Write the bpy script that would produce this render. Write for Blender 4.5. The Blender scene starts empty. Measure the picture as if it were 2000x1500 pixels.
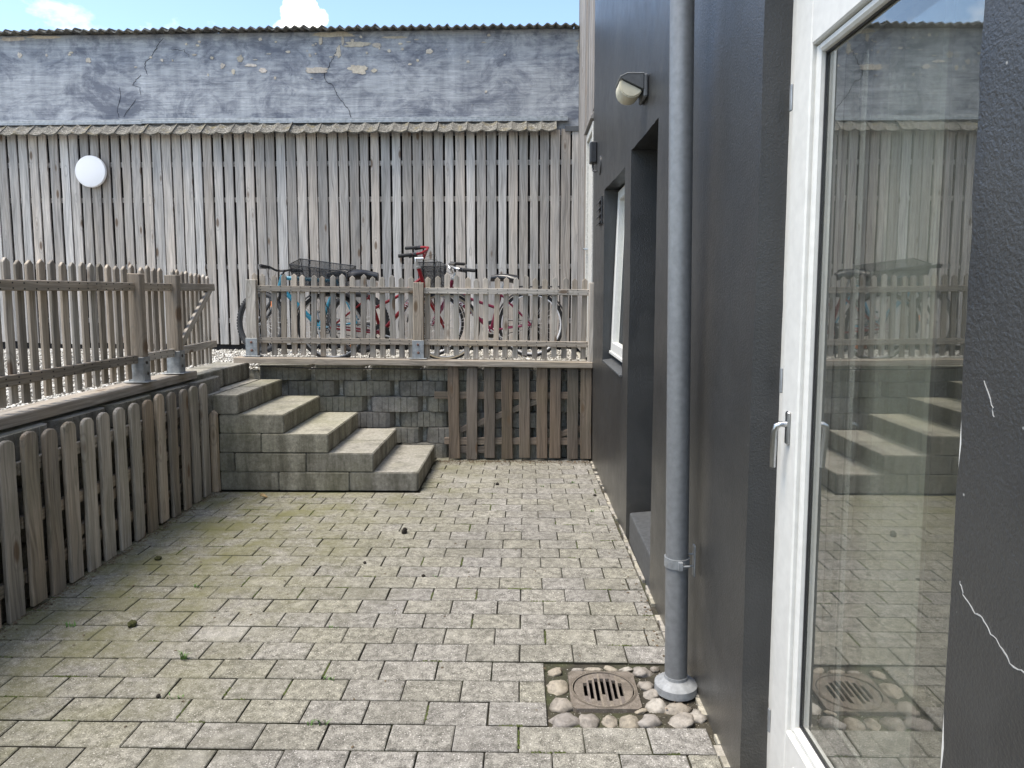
import bpy, bmesh, math, random
import numpy as np
from mathutils import Vector, Matrix, noise as mnoise
random.seed(7); RNG = np.random.default_rng(7)
PI = math.pi
sc = bpy.context.scene
C = sc.collection

# ------------------------------------------------------------------ camera
cam_d = bpy.data.cameras.new('camera'); cam = bpy.data.objects.new('camera', cam_d); C.objects.link(cam)
cam_d.sensor_width = 36; cam_d.lens = 36*1390/2000; cam_d.shift_y = -0.025
cam_d.clip_start = 0.05; cam_d.clip_end = 3000
yaw = math.atan(26/1396); pitch = math.atan(131/1390)
cam.location = (0, 0, 1.457); cam.rotation_euler = (PI/2-pitch, 0, yaw)
sc.camera = cam

# ------------------------------------------------------------------ world, sun, exposure
SUN_AZ, SUN_EL = math.radians(-112), math.radians(66)      # azimuth from +Y towards +X
w = bpy.data.worlds.new('World'); sc.world = w; w.use_nodes = True
nt = w.node_tree; nt.nodes.clear()
def wn(t, **k):
    n = nt.nodes.new(t)
    for a, b in k.items(): setattr(n, a, b)
    return n
out = wn('ShaderNodeOutputWorld'); bg = wn('ShaderNodeBackground'); bg.inputs[1].default_value = 0.12
sky = wn('ShaderNodeTexSky', sky_type='NISHITA'); sky.sun_disc = False
sky.sun_elevation = SUN_EL; sky.sun_rotation = SUN_AZ; sky.air_density = 1.0; sky.dust_density = .6; sky.ozone_density = 1.2
tc = wn('ShaderNodeTexCoord')
def wmath(op, a, b=None, c=None, clamp=False):
    n = wn('ShaderNodeMath', operation=op, use_clamp=clamp)
    for i, v in enumerate((a, b, c)):
        if v is None: continue
        if isinstance(v, (int, float)): n.inputs[i].default_value = v
        else: nt.links.new(v, n.inputs[i])
    return n.outputs[0]
mp = wn('ShaderNodeMapping'); nt.links.new(tc.outputs['Generated'], mp.inputs[0])
mp.inputs['Location'].default_value = (24.0, 13.3, 28.1); mp.inputs['Scale'].default_value = (1, 1, 1.6)
n1 = wn('ShaderNodeTexNoise'); n1.inputs['Scale'].default_value = 2.3; n1.inputs['Detail'].default_value = 9; n1.inputs['Roughness'].default_value = .58
nt.links.new(mp.outputs[0], n1.inputs['Vector'])
cl = wmath('MULTIPLY_ADD', n1.outputs['Fac'], 7.0, -3.62, clamp=True)
n2 = wn('ShaderNodeTexNoise'); n2.inputs['Scale'].default_value = 34; n2.inputs['Detail'].default_value = 6
nt.links.new(tc.outputs['Generated'], n2.inputs['Vector'])
def cloud_puff(d, rad):
    vm = wn('ShaderNodeVectorMath', operation='DISTANCE'); nt.links.new(tc.outputs['Generated'], vm.inputs[0]); vm.inputs[1].default_value = d
    x = wmath('SUBTRACT', rad, vm.outputs['Value'])
    x = wmath('MULTIPLY_ADD', wmath('SUBTRACT', n2.outputs['Fac'], .5), .055, x)
    return wmath('MULTIPLY', x, 110, clamp=True)
PUFFS = [(-0.2731, 0.8998, 0.3404, .017), (-0.2521, 0.9091, 0.3316, .014), (-0.2867, 0.9015, 0.3242, .018), (-0.2633, 0.9078, 0.3264, .018), (-0.4432, 0.8435, 0.3034, .006), (0.0884, 0.9296, 0.3577, .012)]
for p in PUFFS:
    cl = wmath('MAXIMUM', cl, cloud_puff(p[:3], p[3]))
mx = wn('ShaderNodeMix', data_type='RGBA'); nt.links.new(cl, mx.inputs[0]); nt.links.new(sky.outputs[0], mx.inputs[6]); mx.inputs[7].default_value = (9.6, 9.25, 8.7, 1)
nt.links.new(mx.outputs[2], bg.inputs[0]); nt.links.new(bg.outputs[0], out.inputs[0])
sun_d = bpy.data.lights.new('sun', 'SUN'); sun_d.energy = 2.1; sun_d.angle = math.radians(26); sun_d.color = (1, .92, .80)
sun = bpy.data.objects.new('sun', sun_d); C.objects.link(sun)
sdir = Vector((math.sin(SUN_AZ)*math.cos(SUN_EL), math.cos(SUN_AZ)*math.cos(SUN_EL), math.sin(SUN_EL)))
sun.rotation_euler = sdir.to_track_quat('Z', 'Y').to_euler(); sun.location = sdir*30
vs = sc.view_settings; vs.view_transform = 'Standard'; vs.look = 'None'; vs.exposure = 1.42; vs.gamma = 1; vs.use_curve_mapping = False
sc.cycles.max_bounces = 8; sc.cycles.use_denoising = True; sc.cycles.transparent_max_bounces = 12

# ------------------------------------------------------------------ material helpers
class Mat:
    def __init__(s, name):
        s.m = bpy.data.materials.new(name); s.m.use_nodes = True
        s.t = s.m.node_tree; s.t.nodes.clear()
        s.o = s.t.nodes.new('ShaderNodeOutputMaterial'); s._tc = None; s._oi = None; s._g = None
    def n(s, typ, ins=None, **at):
        nd = s.t.nodes.new(typ)
        for k, v in at.items(): setattr(nd, k, v)
        for k, v in (ins or {}).items(): s.put(nd.inputs[k], v)
        return nd
    def put(s, sock, v):
        if isinstance(v, bpy.types.NodeSocket): s.t.links.new(v, sock)
        elif isinstance(v, (tuple, list)) and len(v) == 3 and sock.type == 'RGBA': sock.default_value = (*v, 1)
        else: sock.default_value = v
    @property
    def obj(s):
        if not s._tc: s._tc = s.n('ShaderNodeTexCoord')
        return s._tc.outputs['Object']
    @property
    def oi(s):
        if not s._oi: s._oi = s.n('ShaderNodeObjectInfo')
        return s._oi
    @property
    def g(s):
        if not s._g: s._g = s.n('ShaderNodeNewGeometry')
        return s._g
    def rnd(s):
        return s.math('FRACT', s.math('ADD', s.oi.outputs['Random'], s.g.outputs['Random Per Island']))
    def math(s, op, a, b=0., c=None, clamp=False):
        ins = {0: a, 1: b}
        if c is not None: ins[2] = c
        return s.n('ShaderNodeMath', ins, operation=op, use_clamp=clamp).outputs[0]
    def vec(s, v, scale=(1, 1, 1), off=None):
        r = s.n('ShaderNodeVectorMath', {0: v, 1: scale}, operation='MULTIPLY').outputs[0]
        if off is not None:
            r = s.n('ShaderNodeVectorMath', {0: r, 1: off}, operation='ADD').outputs[0]
        return r
    def rvec(s, k=37.):                         # a random offset for each object
        r = s.math('MULTIPLY', s.rnd(), k)
        return s.n('ShaderNodeCombineXYZ', {0: r, 1: s.math('MULTIPLY', r, 1.7), 2: s.math('MULTIPLY', r, 2.3)}).outputs[0]
    def noise(s, v, scale=5., detail=4., rough=.55, dist=0.):
        return s.n('ShaderNodeTexNoise', {'Vector': v, 'Scale': scale, 'Detail': detail, 'Roughness': rough, 'Distortion': dist}).outputs['Fac']
    def ramp(s, f, a, b, clamp=True):           # linear a..b -> 0..1
        return s.n('ShaderNodeMapRange', {0: f, 1: a, 2: b, 3: 0., 4: 1.}, clamp=clamp).outputs[0]
    def mix(s, f, a, b, blend='MIX'):
        return s.n('ShaderNodeMix', {0: f, 6: a, 7: b}, data_type='RGBA', blend_type=blend).outputs[2]
    def bump(s, h, strength=.3, dist=.01):
        return s.n('ShaderNodeBump', {'Height': h, 'Strength': strength, 'Distance': dist}).outputs[0]
    def bsdf(s, col, rough=.8, normal=None, metal=0., spec=.5, **ex):
        b = s.n('ShaderNodeBsdfPrincipled', {'Base Color': col, 'Roughness': rough, 'Metallic': metal, 'Specular IOR Level': spec})
        if normal is not None: s.put(b.inputs['Normal'], normal)
        for k, v in ex.items(): s.put(b.inputs[k], v)
        s.t.links.new(b.outputs[0], s.o.inputs[0]); return s.m

def plain(name, col, rough=.5, metal=0., spec=.5, nz=0., bump=0., scale=60):
    m = Mat(name)
    f = m.noise(m.obj, scale, 4)
    c = m.mix(m.ramp(f, .3, .7), tuple(x*(1-nz) for x in col), tuple(min(1, x*(1+nz)) for x in col))
    return m.bsdf(c, rough, m.bump(f, bump, .004) if bump else None, metal, spec)

def wood(name, dark, light, warm, moss=0., knot=.8, contrast=1.):
    m = Mat(name); off = m.rvec()
    v = m.vec(m.obj, (1, 1, 1), off)
    warp = m.noise(m.vec(v, (5, 5, 1.3)), 1., 2)
    gv = m.n('ShaderNodeVectorMath', {0: m.vec(v, (75, 75, 2.4)), 1: m.n('ShaderNodeCombineXYZ', {0: m.math('MULTIPLY', warp, 9.)}).outputs[0]}, operation='ADD').outputs[0]
    g1 = m.noise(gv, 1., 5, .62)
    g2 = m.noise(m.vec(v, (230, 230, 5)), 1., 3)
    big = m.noise(m.vec(v, (7, 7, 1.1)), 1., 3)
    f = m.math('ADD', m.math('MULTIPLY', g1, .62), m.math('ADD', m.math('MULTIPLY', g2, .18), m.math('MULTIPLY', big, .3)))
    f = m.ramp(f, .55-.17/contrast, .55+.17/contrast)
    c = m.mix(f, dark, light)
    rd = m.rnd()
    r2 = m.math('FRACT', m.math('MULTIPLY', rd, 17.3)); r3 = m.math('FRACT', m.math('MULTIPLY', rd, 53.7))
    c = m.mix(m.math('MULTIPLY', m.ramp(m.math('ADD', big, m.math('MULTIPLY', r2, .5)), .55, 1.0), .75), c, warm, 'MULTIPLY')
    sh = m.math('MULTIPLY_ADD', r3, .58, .68)
    c = m.mix(1., c, m.n('ShaderNodeCombineColor', {0: sh, 1: sh, 2: sh}).outputs[0], 'MULTIPLY')
    vo = m.n('ShaderNodeTexVoronoi', {'Vector': m.vec(v, (7.5, 2.0, 2.6)), 'Scale': 1.}, feature='F1')
    kd = m.math('ADD', vo.outputs['Distance'], m.math('MULTIPLY', g1, .05))
    k = m.math('MULTIPLY', m.ramp(kd, .19, .12), knot)
    ring = m.math('MULTIPLY', m.ramp(m.math('ABSOLUTE', m.math('SUBTRACT', kd, .25)), .03, .0), knot*.5)
    c = m.mix(k, c, tuple(x*.55 for x in warm[:3]) if max(warm) < .6 else (.11, .065, .035))
    c = m.mix(ring, c, dark)
    crk = m.ramp(m.noise(m.vec(v, (120, 120, 1.6)), 1., 2), .68, .74)
    c = m.mix(m.math('MULTIPLY', crk, .65), c, tuple(x*.35 for x in dark))
    if moss:
        mm = m.math('MULTIPLY', m.ramp(m.noise(m.vec(v, (4, 4, 2)), 1., 5, .7), .48, .72), moss)
        c = m.mix(mm, c, (.085, .095, .03))
    h = m.math('SUBTRACT', f, m.math('MULTIPLY', crk, 1.2))
    return m.bsdf(c, .82, m.bump(h, .45, .004), spec=.25)

def concrete(name, a, b, speck=.5, moss=0., stain=.5, scale=1., mosscol=(.13, .135, .05), bump=.35, side_tint=0.):
    m = Mat(name); v = m.vec(m.obj, (scale,)*3, m.rvec())
    fine = m.noise(v, 240, 3, .7); mid = m.noise(v, 38, 4, .6); big = m.noise(v, 5.5, 5, .62)
    c = m.mix(m.ramp(m.math('ADD', m.math('MULTIPLY', mid, .5), m.math('MULTIPLY', fine, .5)), .34, .66), a, b)
    sp = m.n('ShaderNodeTexVoronoi', {'Vector': v, 'Scale': 130.}).outputs
    c = m.mix(m.math('MULTIPLY', m.ramp(sp['Distance'], .30, .14), m.math('MULTIPLY', m.ramp(sp['Color'], .55, .75), speck)), c, (.72, .69, .62))
    c = m.mix(m.math('MULTIPLY', m.ramp(sp['Distance'], .30, .14), m.math('MULTIPLY', m.ramp(sp['Color'], .33, .2), speck)), c, (.07, .065, .06))
    rd = m.rnd(); sh = m.math('MULTIPLY_ADD', rd, .34, .82)
    c = m.mix(1., c, m.n('ShaderNodeCombineColor', {0: sh, 1: sh, 2: m.math('MULTIPLY', sh, m.math('MULTIPLY_ADD', m.math('FRACT', m.math('MULTIPLY', rd, 31.)), .1, .93))}).outputs[0], 'MULTIPLY')
    if stain:
        c = m.mix(m.math('MULTIPLY', m.ramp(big, .5, .72), stain), c, tuple(x*.38 for x in a))
    if moss:
        pos = m.g.outputs['Position']
        mm = m.math('MULTIPLY', m.ramp(m.noise(pos, 2.6, 6, .72), .46, .68), moss)
        c = m.mix(mm, c, mosscol)
    if side_tint:                                    # patchy dark runs tinted onto the upright faces only
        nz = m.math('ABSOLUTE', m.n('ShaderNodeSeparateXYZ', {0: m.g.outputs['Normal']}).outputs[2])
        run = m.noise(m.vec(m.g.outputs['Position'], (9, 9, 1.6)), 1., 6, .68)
        c = m.mix(m.math('MULTIPLY', m.ramp(nz, .7, .3), m.math('MULTIPLY', m.ramp(run, .36, .62), side_tint)), c, (.055, .052, .034))
    h = m.math('ADD', m.math('MULTIPLY', fine, .6), m.math('MULTIPLY', mid, .8))
    return m.bsdf(c, .88, m.bump(h, bump, .004), spec=.25)

# ------------------------------------------------------------------ materials
M = {}
M['plank'] = wood('plank_grey', (.22, .21, .198), (.68, .655, .62), (.86, .77, .68))
M['fence'] = wood('fence_wood', (.18, .163, .14), (.55, .51, .455), (.90, .79, .67), moss=.16)
M['board'] = wood('board_dark', (.17, .154, .13), (.54, .49, .42), (.88, .73, .58), moss=.3)
M['panelwood'] = wood('panel_brown', (.078, .065, .052), (.255, .218, .18), (.90, .76, .62), moss=.15)
M['backing'] = plain('backing_dark', (.018, .017, .018), .9, nz=.3)
M['side'] = wood('side_cladding', (.10, .095, .09), (.36, .345, .33), (.85, .75, .65))
M['step'] = concrete('step_concrete', (.17, .16, .135), (.43, .41, .355), .5, moss=.30, stain=.5, side_tint=.7)
M['block'] = concrete('block_concrete', (.13, .122, .104), (.30, .285, .25), .35, moss=.25, stain=.6)
M['mortar'] = concrete('mortar', (.20, .185, .155), (.46, .43, .37), .4, stain=.7)

def paver_mat():
    m = Mat('paver'); v = m.vec(m.obj, (1, 1, 1), m.rvec()); pos = m.g.outputs['Position']
    fine = m.noise(v, 210, 3, .75); mid = m.noise(v, 34, 4, .6); big = m.noise(pos, 1.7, 6, .65)
    c = m.mix(m.ramp(m.math('ADD', m.math('MULTIPLY', mid, .4), m.math('MULTIPLY', fine, .6)), .40, .60), (.092, .088, .076), (.345, .335, .295))
    sp = m.n('ShaderNodeTexVoronoi', {'Vector': v, 'Scale': 115.}).outputs
    c = m.mix(m.math('MULTIPLY', m.ramp(sp['Distance'], .34, .16), m.math('MULTIPLY', m.ramp(sp['Color'], .52, .8), .7)), c, (.74, .71, .66))
    c = m.mix(m.math('MULTIPLY', m.ramp(sp['Distance'], .34, .16), m.math('MULTIPLY', m.ramp(sp['Color'], .36, .2), .65)), c, (.07, .066, .06))
    rd = m.rnd(); sh = m.math('MULTIPLY_ADD', rd, .12, .93)
    wm = m.math('MULTIPLY_ADD', m.math('FRACT', m.math('MULTIPLY', rd, 29.)), .10, .92)
    c = m.mix(1., c, m.n('ShaderNodeCombineColor', {0: sh, 1: m.math('MULTIPLY', sh, .985), 2: m.math('MULTIPLY', sh, wm)}).outputs[0], 'MULTIPLY')
    c = m.mix(m.math('MULTIPLY', m.ramp(big, .50, .68), .42), c, (.12, .115, .098))
    own = m.noise(v, 7.5, 5, .66)
    c = m.mix(m.math('MULTIPLY', m.ramp(own, .52, .66), .27), c, (.11, .104, .088))
    c = m.mix(m.math('MULTIPLY', m.ramp(own, .44, .32), .2), c, (.50, .48, .43))
    sx = m.n('ShaderNodeSeparateXYZ', {0: pos}).outputs
    gx = m.ramp(m.math('ADD', sx[0], m.math('MULTIPLY', m.math('SUBTRACT', sx[1], 3.), -.28)), -.55, -2.1)   # the damp side by the fence and steps
    mo = m.math('MULTIPLY', gx, m.ramp(m.noise(pos, 3.4, 7, .72), .34, .62))
    c = m.mix(m.math('MULTIPLY', mo, .8), c, (.155, .15, .06))
    wash = m.ramp(m.noise(pos, 1.25, 4, .6), .60, .74)
    c = m.mix(m.math('MULTIPLY', wash, .35), c, (.58, .56, .52))
    h = m.math('ADD', m.math('MULTIPLY', fine, .7), m.math('MULTIPLY', mid, .6))
    return m.bsdf(c, .9, m.bump(h, .55, .005), spec=.2)
M['paver'] = paver_mat()
M['soil'] = concrete('joint_soil', (.026, .023, .018), (.065, .058, .044), .25, moss=.55, stain=.2, bump=.6, mosscol=(.055, .075, .018))
M['bedsoil'] = concrete('bed_soil', (.034, .028, .022), (.12, .10, .08), .5, stain=.3, bump=.7)
M['ground'] = concrete('ground_paving', (.16, .155, .14), (.34, .33, .30), .4)

def black_paint():
    m = Mat('black_paint'); pos = m.g.outputs['Position']
    big = m.noise(pos, 3., 4, .6); fine = m.noise(pos, 150, 3, .6); mid = m.noise(m.vec(pos, (8, 8, 6)), 1., 5, .6)
    c = m.mix(m.ramp(big, .35, .7), (.0215, .0225, .0235), (.033, .0335, .0335))
    scr = m.ramp(m.noise(m.vec(pos, (6, 40, 3.2)), 1., 6, .75), .72, .76)
    c = m.mix(m.math('MULTIPLY', scr, .16), c, (.4, .4, .4))
    h = m.math('ADD', m.math('MULTIPLY', fine, .6), m.math('MULTIPLY', mid, .9))
    pz = m.n('ShaderNodeSeparateXYZ', {0: pos}).outputs[2]     # dust splashed up from the paving
    dust = m.math('MULTIPLY', m.ramp(m.math('ADD', pz, m.math('MULTIPLY', m.noise(pos, 6, 5, .7), -.5)), .10, -.28), .5)
    c = m.mix(dust, c, (.13, .12, .10))
    patch = m.ramp(m.noise(m.vec(pos, (1.3, 1.3, .8)), 1., 5, .6), .56, .60)
    c = m.mix(m.math('MULTIPLY', patch, .35), c, (.05, .05, .048))
    chip = m.n('ShaderNodeTexVoronoi', {'Vector': pos, 'Scale': 26.}).outputs
    c = m.mix(m.math('MULTIPLY', m.ramp(chip['Distance'], .07, .045), m.ramp(chip['Color'], .74, .78)), c, (.22, .22, .21))
    r = m.math('MULTIPLY_ADD', m.noise(pos, 9, 4), .22, .24)
    return m.bsdf(c, r, m.bump(h, .8, .0045), spec=.75)
M['black'] = black_paint()
M['blackstep'] = plain('grey_step_paint', (.065, .068, .07), .6, nz=.25, bump=.3, scale=40)
M['white'] = plain('white_paint', (.63, .625, .59), .38, nz=.06, bump=.05, scale=30)
M['whiteworn'] = plain('white_worn', (.52, .51, .47), .7, nz=.2)
M['galv'] = plain('galvanised', (.30, .315, .325), .5, metal=.55, nz=.28, scale=26)
M['zinc'] = plain('zinc_pipe', (.195, .203, .21), .45, metal=.35, nz=.12, bump=.05, scale=45)
M['dull'] = plain('dull_zinc', (.26, .27, .275), .75, metal=.1, nz=.25, bump=.3, scale=40)
M['steel'] = plain('steel', (.55, .56, .57), .28, metal=1., nz=.1)
M['rust'] = plain('rusty_bolt', (.12, .06, .045), .8, nz=.4)
M['iron'] = concrete('cast_iron', (.10, .085, .07), (.24, .205, .175), .25, stain=.4, bump=.5)
M['void'] = plain('drain_void', (.006, .006, .006), .9)
M['rubber'] = plain('rubber', (.022, .022, .023), .75, nz=.2)
M['gum'] = plain('tan_tyre_wall', (.42, .36, .26), .7, nz=.1)
M['plastic'] = plain('black_plastic', (.02, .02, .022), .45, nz=.2)
M['saddle'] = plain('saddle_vinyl', (.018, .018, .02), .3)
M['red'] = plain('red_enamel', (.22, .008, .014), .28, nz=.12)
M['maroon'] = plain('maroon_enamel', (.15, .009, .036), .3, nz=.12)
M['blue'] = plain('blue_enamel', (.018, .17, .25), .3, nz=.12)
M['orange'] = plain('orange_reflector', (.85, .22, .03), .3)
M['chrome'] = plain('chrome', (.55, .55, .55), .3, metal=.8)
M['alloy'] = plain('alloy_rim', (.36, .36, .36), .45, metal=.4)
M['spoke'] = plain('spoke_steel', (.42, .42, .42), .5, metal=.3)
M['whiteplastic'] = plain('white_plastic', (.80, .80, .81), .35)
M['letters'] = plain('white_letters', (.85, .85, .86), .4)
M['cream'] = plain('cream_diffuser', (.60, .56, .43), .45, nz=.1, scale=20)
M['hood'] = plain('grey_hood', (.085, .09, .095), .55, nz=.2)
M['hoodtop'] = plain('hood_top', (.42, .42, .41), .6, nz=.2)
M['moss'] = plain('moss', (.055, .058, .018), .95, nz=.6, bump=.8, scale=90)
M['darklump'] = plain('dark_lump', (.022, .018, .014), .95, nz=.5, bump=.8, scale=90)
M['jointmoss'] = plain('joint_moss', (.085, .105, .028), .95, nz=.5, scale=25)
M['leaf'] = plain('dry_leaf', (.42, .30, .15), .8, nz=.3)
M['weed'] = plain('weed_green', (.10, .19, .045), .7, nz=.3)
M['litter'] = concrete('litter', (.05, .04, .03), (.20, .15, .10), .1, stain=0)
M['bare'] = concrete('bare_render', (.42, .36, .29), (.74, .67, .57), .2, stain=.25)
M['crack'] = plain('crack', (.018, .018, .022), .95)
M['crackw'] = plain('chipped_plaster', (.34, .34, .33), .9, nz=.2)
M['curtain'] = plain('curtain', (.30, .30, .26), .9, nz=.08)
M['inframe'] = plain('inner_frame_grey', (.16, .155, .145), .5, nz=.1)
M['room'] = plain('room_dark', (.035, .033, .03), .9)

def tile_mat(name, lich):
    m = Mat(name); v = m.vec(m.obj, (1, 1, 1), m.rvec(11.))
    f = m.noise(v, 34, 6, .7); g = m.noise(v, 9, 4)
    c = m.mix(m.ramp(f, .35, .65), (.075, .072, .065), (.20, .19, .165))
    c = m.mix(m.math('MULTIPLY', m.ramp(m.noise(v, 60, 5, .7), .54, .62), lich), c, (.62, .59, .53))
    c = m.mix(m.math('MULTIPLY', m.ramp(g, .56, .74), .5), c, (.22, .17, .06))
    return m.bsdf(c, .9, m.bump(f, .5, .006), spec=.2)
M['tile'] = tile_mat('roof_tile', .35); M['tilelow'] = tile_mat('eaves_tile', .5)

def render_mat():
    m = Mat('weathered_render'); v = m.obj
    st = m.noise(m.vec(v, (1.6, 3, 30)), 1., 8, .7, .5)        # brushed, horizontal
    fine = m.noise(m.vec(v, (7, 6, 90)), 1., 4, .65, .3)
    blot = m.noise(m.vec(v, (1.5, 2, 2.6)), 1., 8, .74, .8)
    blot2 = m.noise(m.vec(v, (5, 4, 7)), 1., 7, .72, .9)
    drip = m.noise(m.vec(v, (9, 6, 1.0)), 1., 4, .6)
    f = m.math('ADD', m.math('MULTIPLY', st, .45), m.math('ADD', m.math('MULTIPLY', fine, .25), m.math('MULTIPLY', drip, .3)))
    base = m.mix(m.ramp(f, .38, .62), (.235, .25, .277), (.53, .55, .57))
    d = m.math('MULTIPLY', m.ramp(m.math('ADD', m.math('MULTIPLY', blot, .55), m.math('ADD', m.math('MULTIPLY', blot2, .33), m.math('MULTIPLY', fine, .12))), .465, .575), .88)
    c = m.mix(d, base, (.13, .143, .178))
    pk = m.ramp(m.noise(m.vec(v, (11, 8, 22)), 1., 6, .7), .665, .69)
    c = m.mix(m.math('MULTIPLY', pk, .45), c, (.50, .47, .42))
    h = m.math('ADD', m.math('MULTIPLY', st, .8), m.math('ADD', m.math('MULTIPLY', blot2, .6), m.math('MULTIPLY', fine, .4)))
    return m.bsdf(c, .85, m.bump(h, .6, .012), spec=.25)
M['render'] = render_mat()

def gravel_mat():
    m = Mat('gravel'); r = m.g.outputs['Random Per Island']
    c = m.mix(r, (.25, .235, .20), (.66, .64, .59))
    c = m.mix(m.ramp(m.math('FRACT', m.math('MULTIPLY', r, 23.)), .86, .9), c, (.10, .085, .07))
    return m.bsdf(c, .85)
M['gravel'] = gravel_mat()
M['gravelbed'] = concrete('gravel_bed', (.20, .185, .155), (.66, .64, .59), .8, stain=.2, bump=.8)

def cobble_mat():
    m = Mat('cobble'); r = m.rnd(); v = m.vec(m.obj, (1, 1, 1), m.rvec())
    a = m.mix(r, (.19, .17, .15), (.30, .285, .26)); b = m.mix(m.math('FRACT', m.math('MULTIPLY', r, 7.)), (.26, .22, .15), (.18, .165, .155))
    c = m.mix(m.math('FRACT', m.math('MULTIPLY', r, 3.7)), a, b)
    f = m.noise(v, 70, 5, .7)
    c = m.mix(m.ramp(f, .3, .7), c, m.mix(1., c, (1.5, 1.5, 1.5), 'MULTIPLY'))
    c = m.mix(m.math('MULTIPLY', m.ramp(m.noise(v, 26, 6, .7), .47, .62), .6), c, (.09, .08, .065))
    return m.bsdf(c, .75, m.bump(f, .4, .004))
M['cobble'] = cobble_mat()

def glass_mat():
    m = Mat('window_glass')
    fr = m.n('ShaderNodeFresnel', {'IOR': 1.6}).outputs[0]
    fac = m.math('MULTIPLY', m.math('MULTIPLY', fr, m.math('SUBTRACT', 1., m.g.outputs['Backfacing'])), 2.3, clamp=True)
    t = m.n('ShaderNodeBsdfTransparent', {0: (.92, .93, .91)}).outputs[0]
    gl = m.n('ShaderNodeBsdfGlossy', {'Color': (.97, .97, .94), 'Roughness': .008}).outputs[0]
    mxs = m.n('ShaderNodeMixShader', {0: fac, 1: t, 2: gl}).outputs[0]
    dirt = m.n('ShaderNodeBsdfDiffuse', {'Color': (.6, .6, .56)}).outputs[0]
    fd = m.math('MULTIPLY', m.ramp(m.noise(m.vec(m.g.outputs['Position'], (9, 9, 3)), 1., 6, .7), .3, .8), .05)
    mxs = m.n('ShaderNodeMixShader', {0: fd, 1: mxs, 2: dirt}).outputs[0]
    m.t.links.new(mxs, m.o.inputs[0]); return m.m
M['glass'] = glass_mat()

def basket_mat():
    m = Mat('wire_mesh'); t = m.n('ShaderNodeBsdfTransparent').outputs[0]
    p = m.n('ShaderNodeBsdfPrincipled', {'Base Color': (.03, .032, .036), 'Roughness': .5}).outputs[0]
    m.t.links.new(m.n('ShaderNodeMixShader', {0: .34, 1: t, 2: p}).outputs[0], m.o.inputs[0]); return m.m
M['wire'] = basket_mat()

# ------------------------------------------------------------------ geometry helpers
class MB:
    def __init__(s): s.v = []; s.f = []
    def add(s, vs_, fs_):
        b = len(s.v); s.v += [tuple(x) for x in vs_]; s.f += [tuple(i+b for i in f) for f in fs_]; return s
    def box(s, a, b, mat=None):
        (x0, y0, z0), (x1, y1, z1) = a, b
        vs_ = [(x0, y0, z0), (x1, y0, z0), (x1, y1, z0), (x0, y1, z0), (x0, y0, z1), (x1, y0, z1), (x1, y1, z1), (x0, y1, z1)]
        if mat: vs_ = [mat @ Vector(p) for p in vs_]
        return s.add(vs_, [(3, 2, 1, 0), (4, 5, 6, 7), (0, 1, 5, 4), (1, 2, 6, 5), (2, 3, 7, 6), (3, 0, 4, 7)])
    def tube(s, pts, r, n=8, cap=True):
        pts = [Vector(p) for p in pts]; rs = r if isinstance(r, (list, tuple)) else [r]*len(pts)
        prev = None; vs_ = []; k = len(pts)
        for i, p in enumerate(pts):
            d = (pts[min(i+1, k-1)]-pts[max(i-1, 0)]).normalized()
            if prev is None:
                a = Vector((0, 0, 1)) if abs(d.z) < .9 else Vector((1, 0, 0)); u = d.cross(a).normalized()
            else:
                u = (prev-d*prev.dot(d)).normalized()
            prev = u; v_ = d.cross(u)
            vs_ += [p+(u*math.cos(2*PI*j/n)+v_*math.sin(2*PI*j/n))*rs[i] for j in range(n)]
        fs_ = [(i*n+j, i*n+(j+1) % n, (i+1)*n+(j+1) % n, (i+1)*n+j) for i in range(k-1) for j in range(n)]
        if cap: fs_ += [tuple(range(n))[::-1], tuple((k-1)*n+j for j in range(n))]
        return s.add(vs_, fs_)
    def lathe(s, prof, n=32, mat=None, close=False):            # prof: (r, z); axis z
        vs_ = [(r*math.cos(2*PI*j/n), r*math.sin(2*PI*j/n), z) for r, z in prof for j in range(n)]
        k = len(prof)
        fs_ = [(i*n+j, i*n+(j+1) % n, (i+1)*n+(j+1) % n, (i+1)*n+j) for i in range(k-1) for j in range(n)]
        if close: fs_ += [((k-1)*n+j, (k-1)*n+(j+1) % n, (j+1) % n, j) for j in range(n)]
        else: fs_ += [tuple(range(n))[::-1], tuple((k-1)*n+j for j in range(n))]
        if mat: vs_ = [mat @ Vector(p) for p in vs_]
        return s.add(vs_, fs_)
    def prism(s, poly, h0, h1, axis='z'):                       # polygon extruded along an axis
        n = len(poly)
        P = {'z': lambda a, b, h: (a, b, h), 'y': lambda a, b, h: (a, h, b), 'x': lambda a, b, h: (h, a, b)}[axis]
        vs_ = [P(a, b, h0) for a, b in poly]+[P(a, b, h1) for a, b in poly]
        fs_ = [tuple(range(n))[::-1], tuple(range(n, 2*n))]+[(i, (i+1) % n, n+(i+1) % n, n+i) for i in range(n)]
        return s.add(vs_, fs_)
    def mesh(s, name, mat, smooth=False, bevel=0., seg=1):
        me = bpy.data.meshes.new(name); me.from_pydata(s.v, [], s.f)
        bm = bmesh.new(); bm.from_mesh(me); bmesh.ops.recalc_face_normals(bm, faces=bm.faces)
        if bevel:
            ed = [e for e in bm.edges if len(e.link_faces) == 2 and e.calc_face_angle(0) > .5]
            bmesh.ops.bevel(bm, geom=ed, offset=bevel, segments=seg, affect='EDGES', clamp_overlap=True)
        bm.to_mesh(me); bm.free(); me.materials.append(mat)
        if smooth:
            me.polygons.foreach_set('use_smooth', [True]*len(me.polygons))
            try: me.set_sharp_from_angle(angle=.7)
            except Exception: pass
        return me

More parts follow.
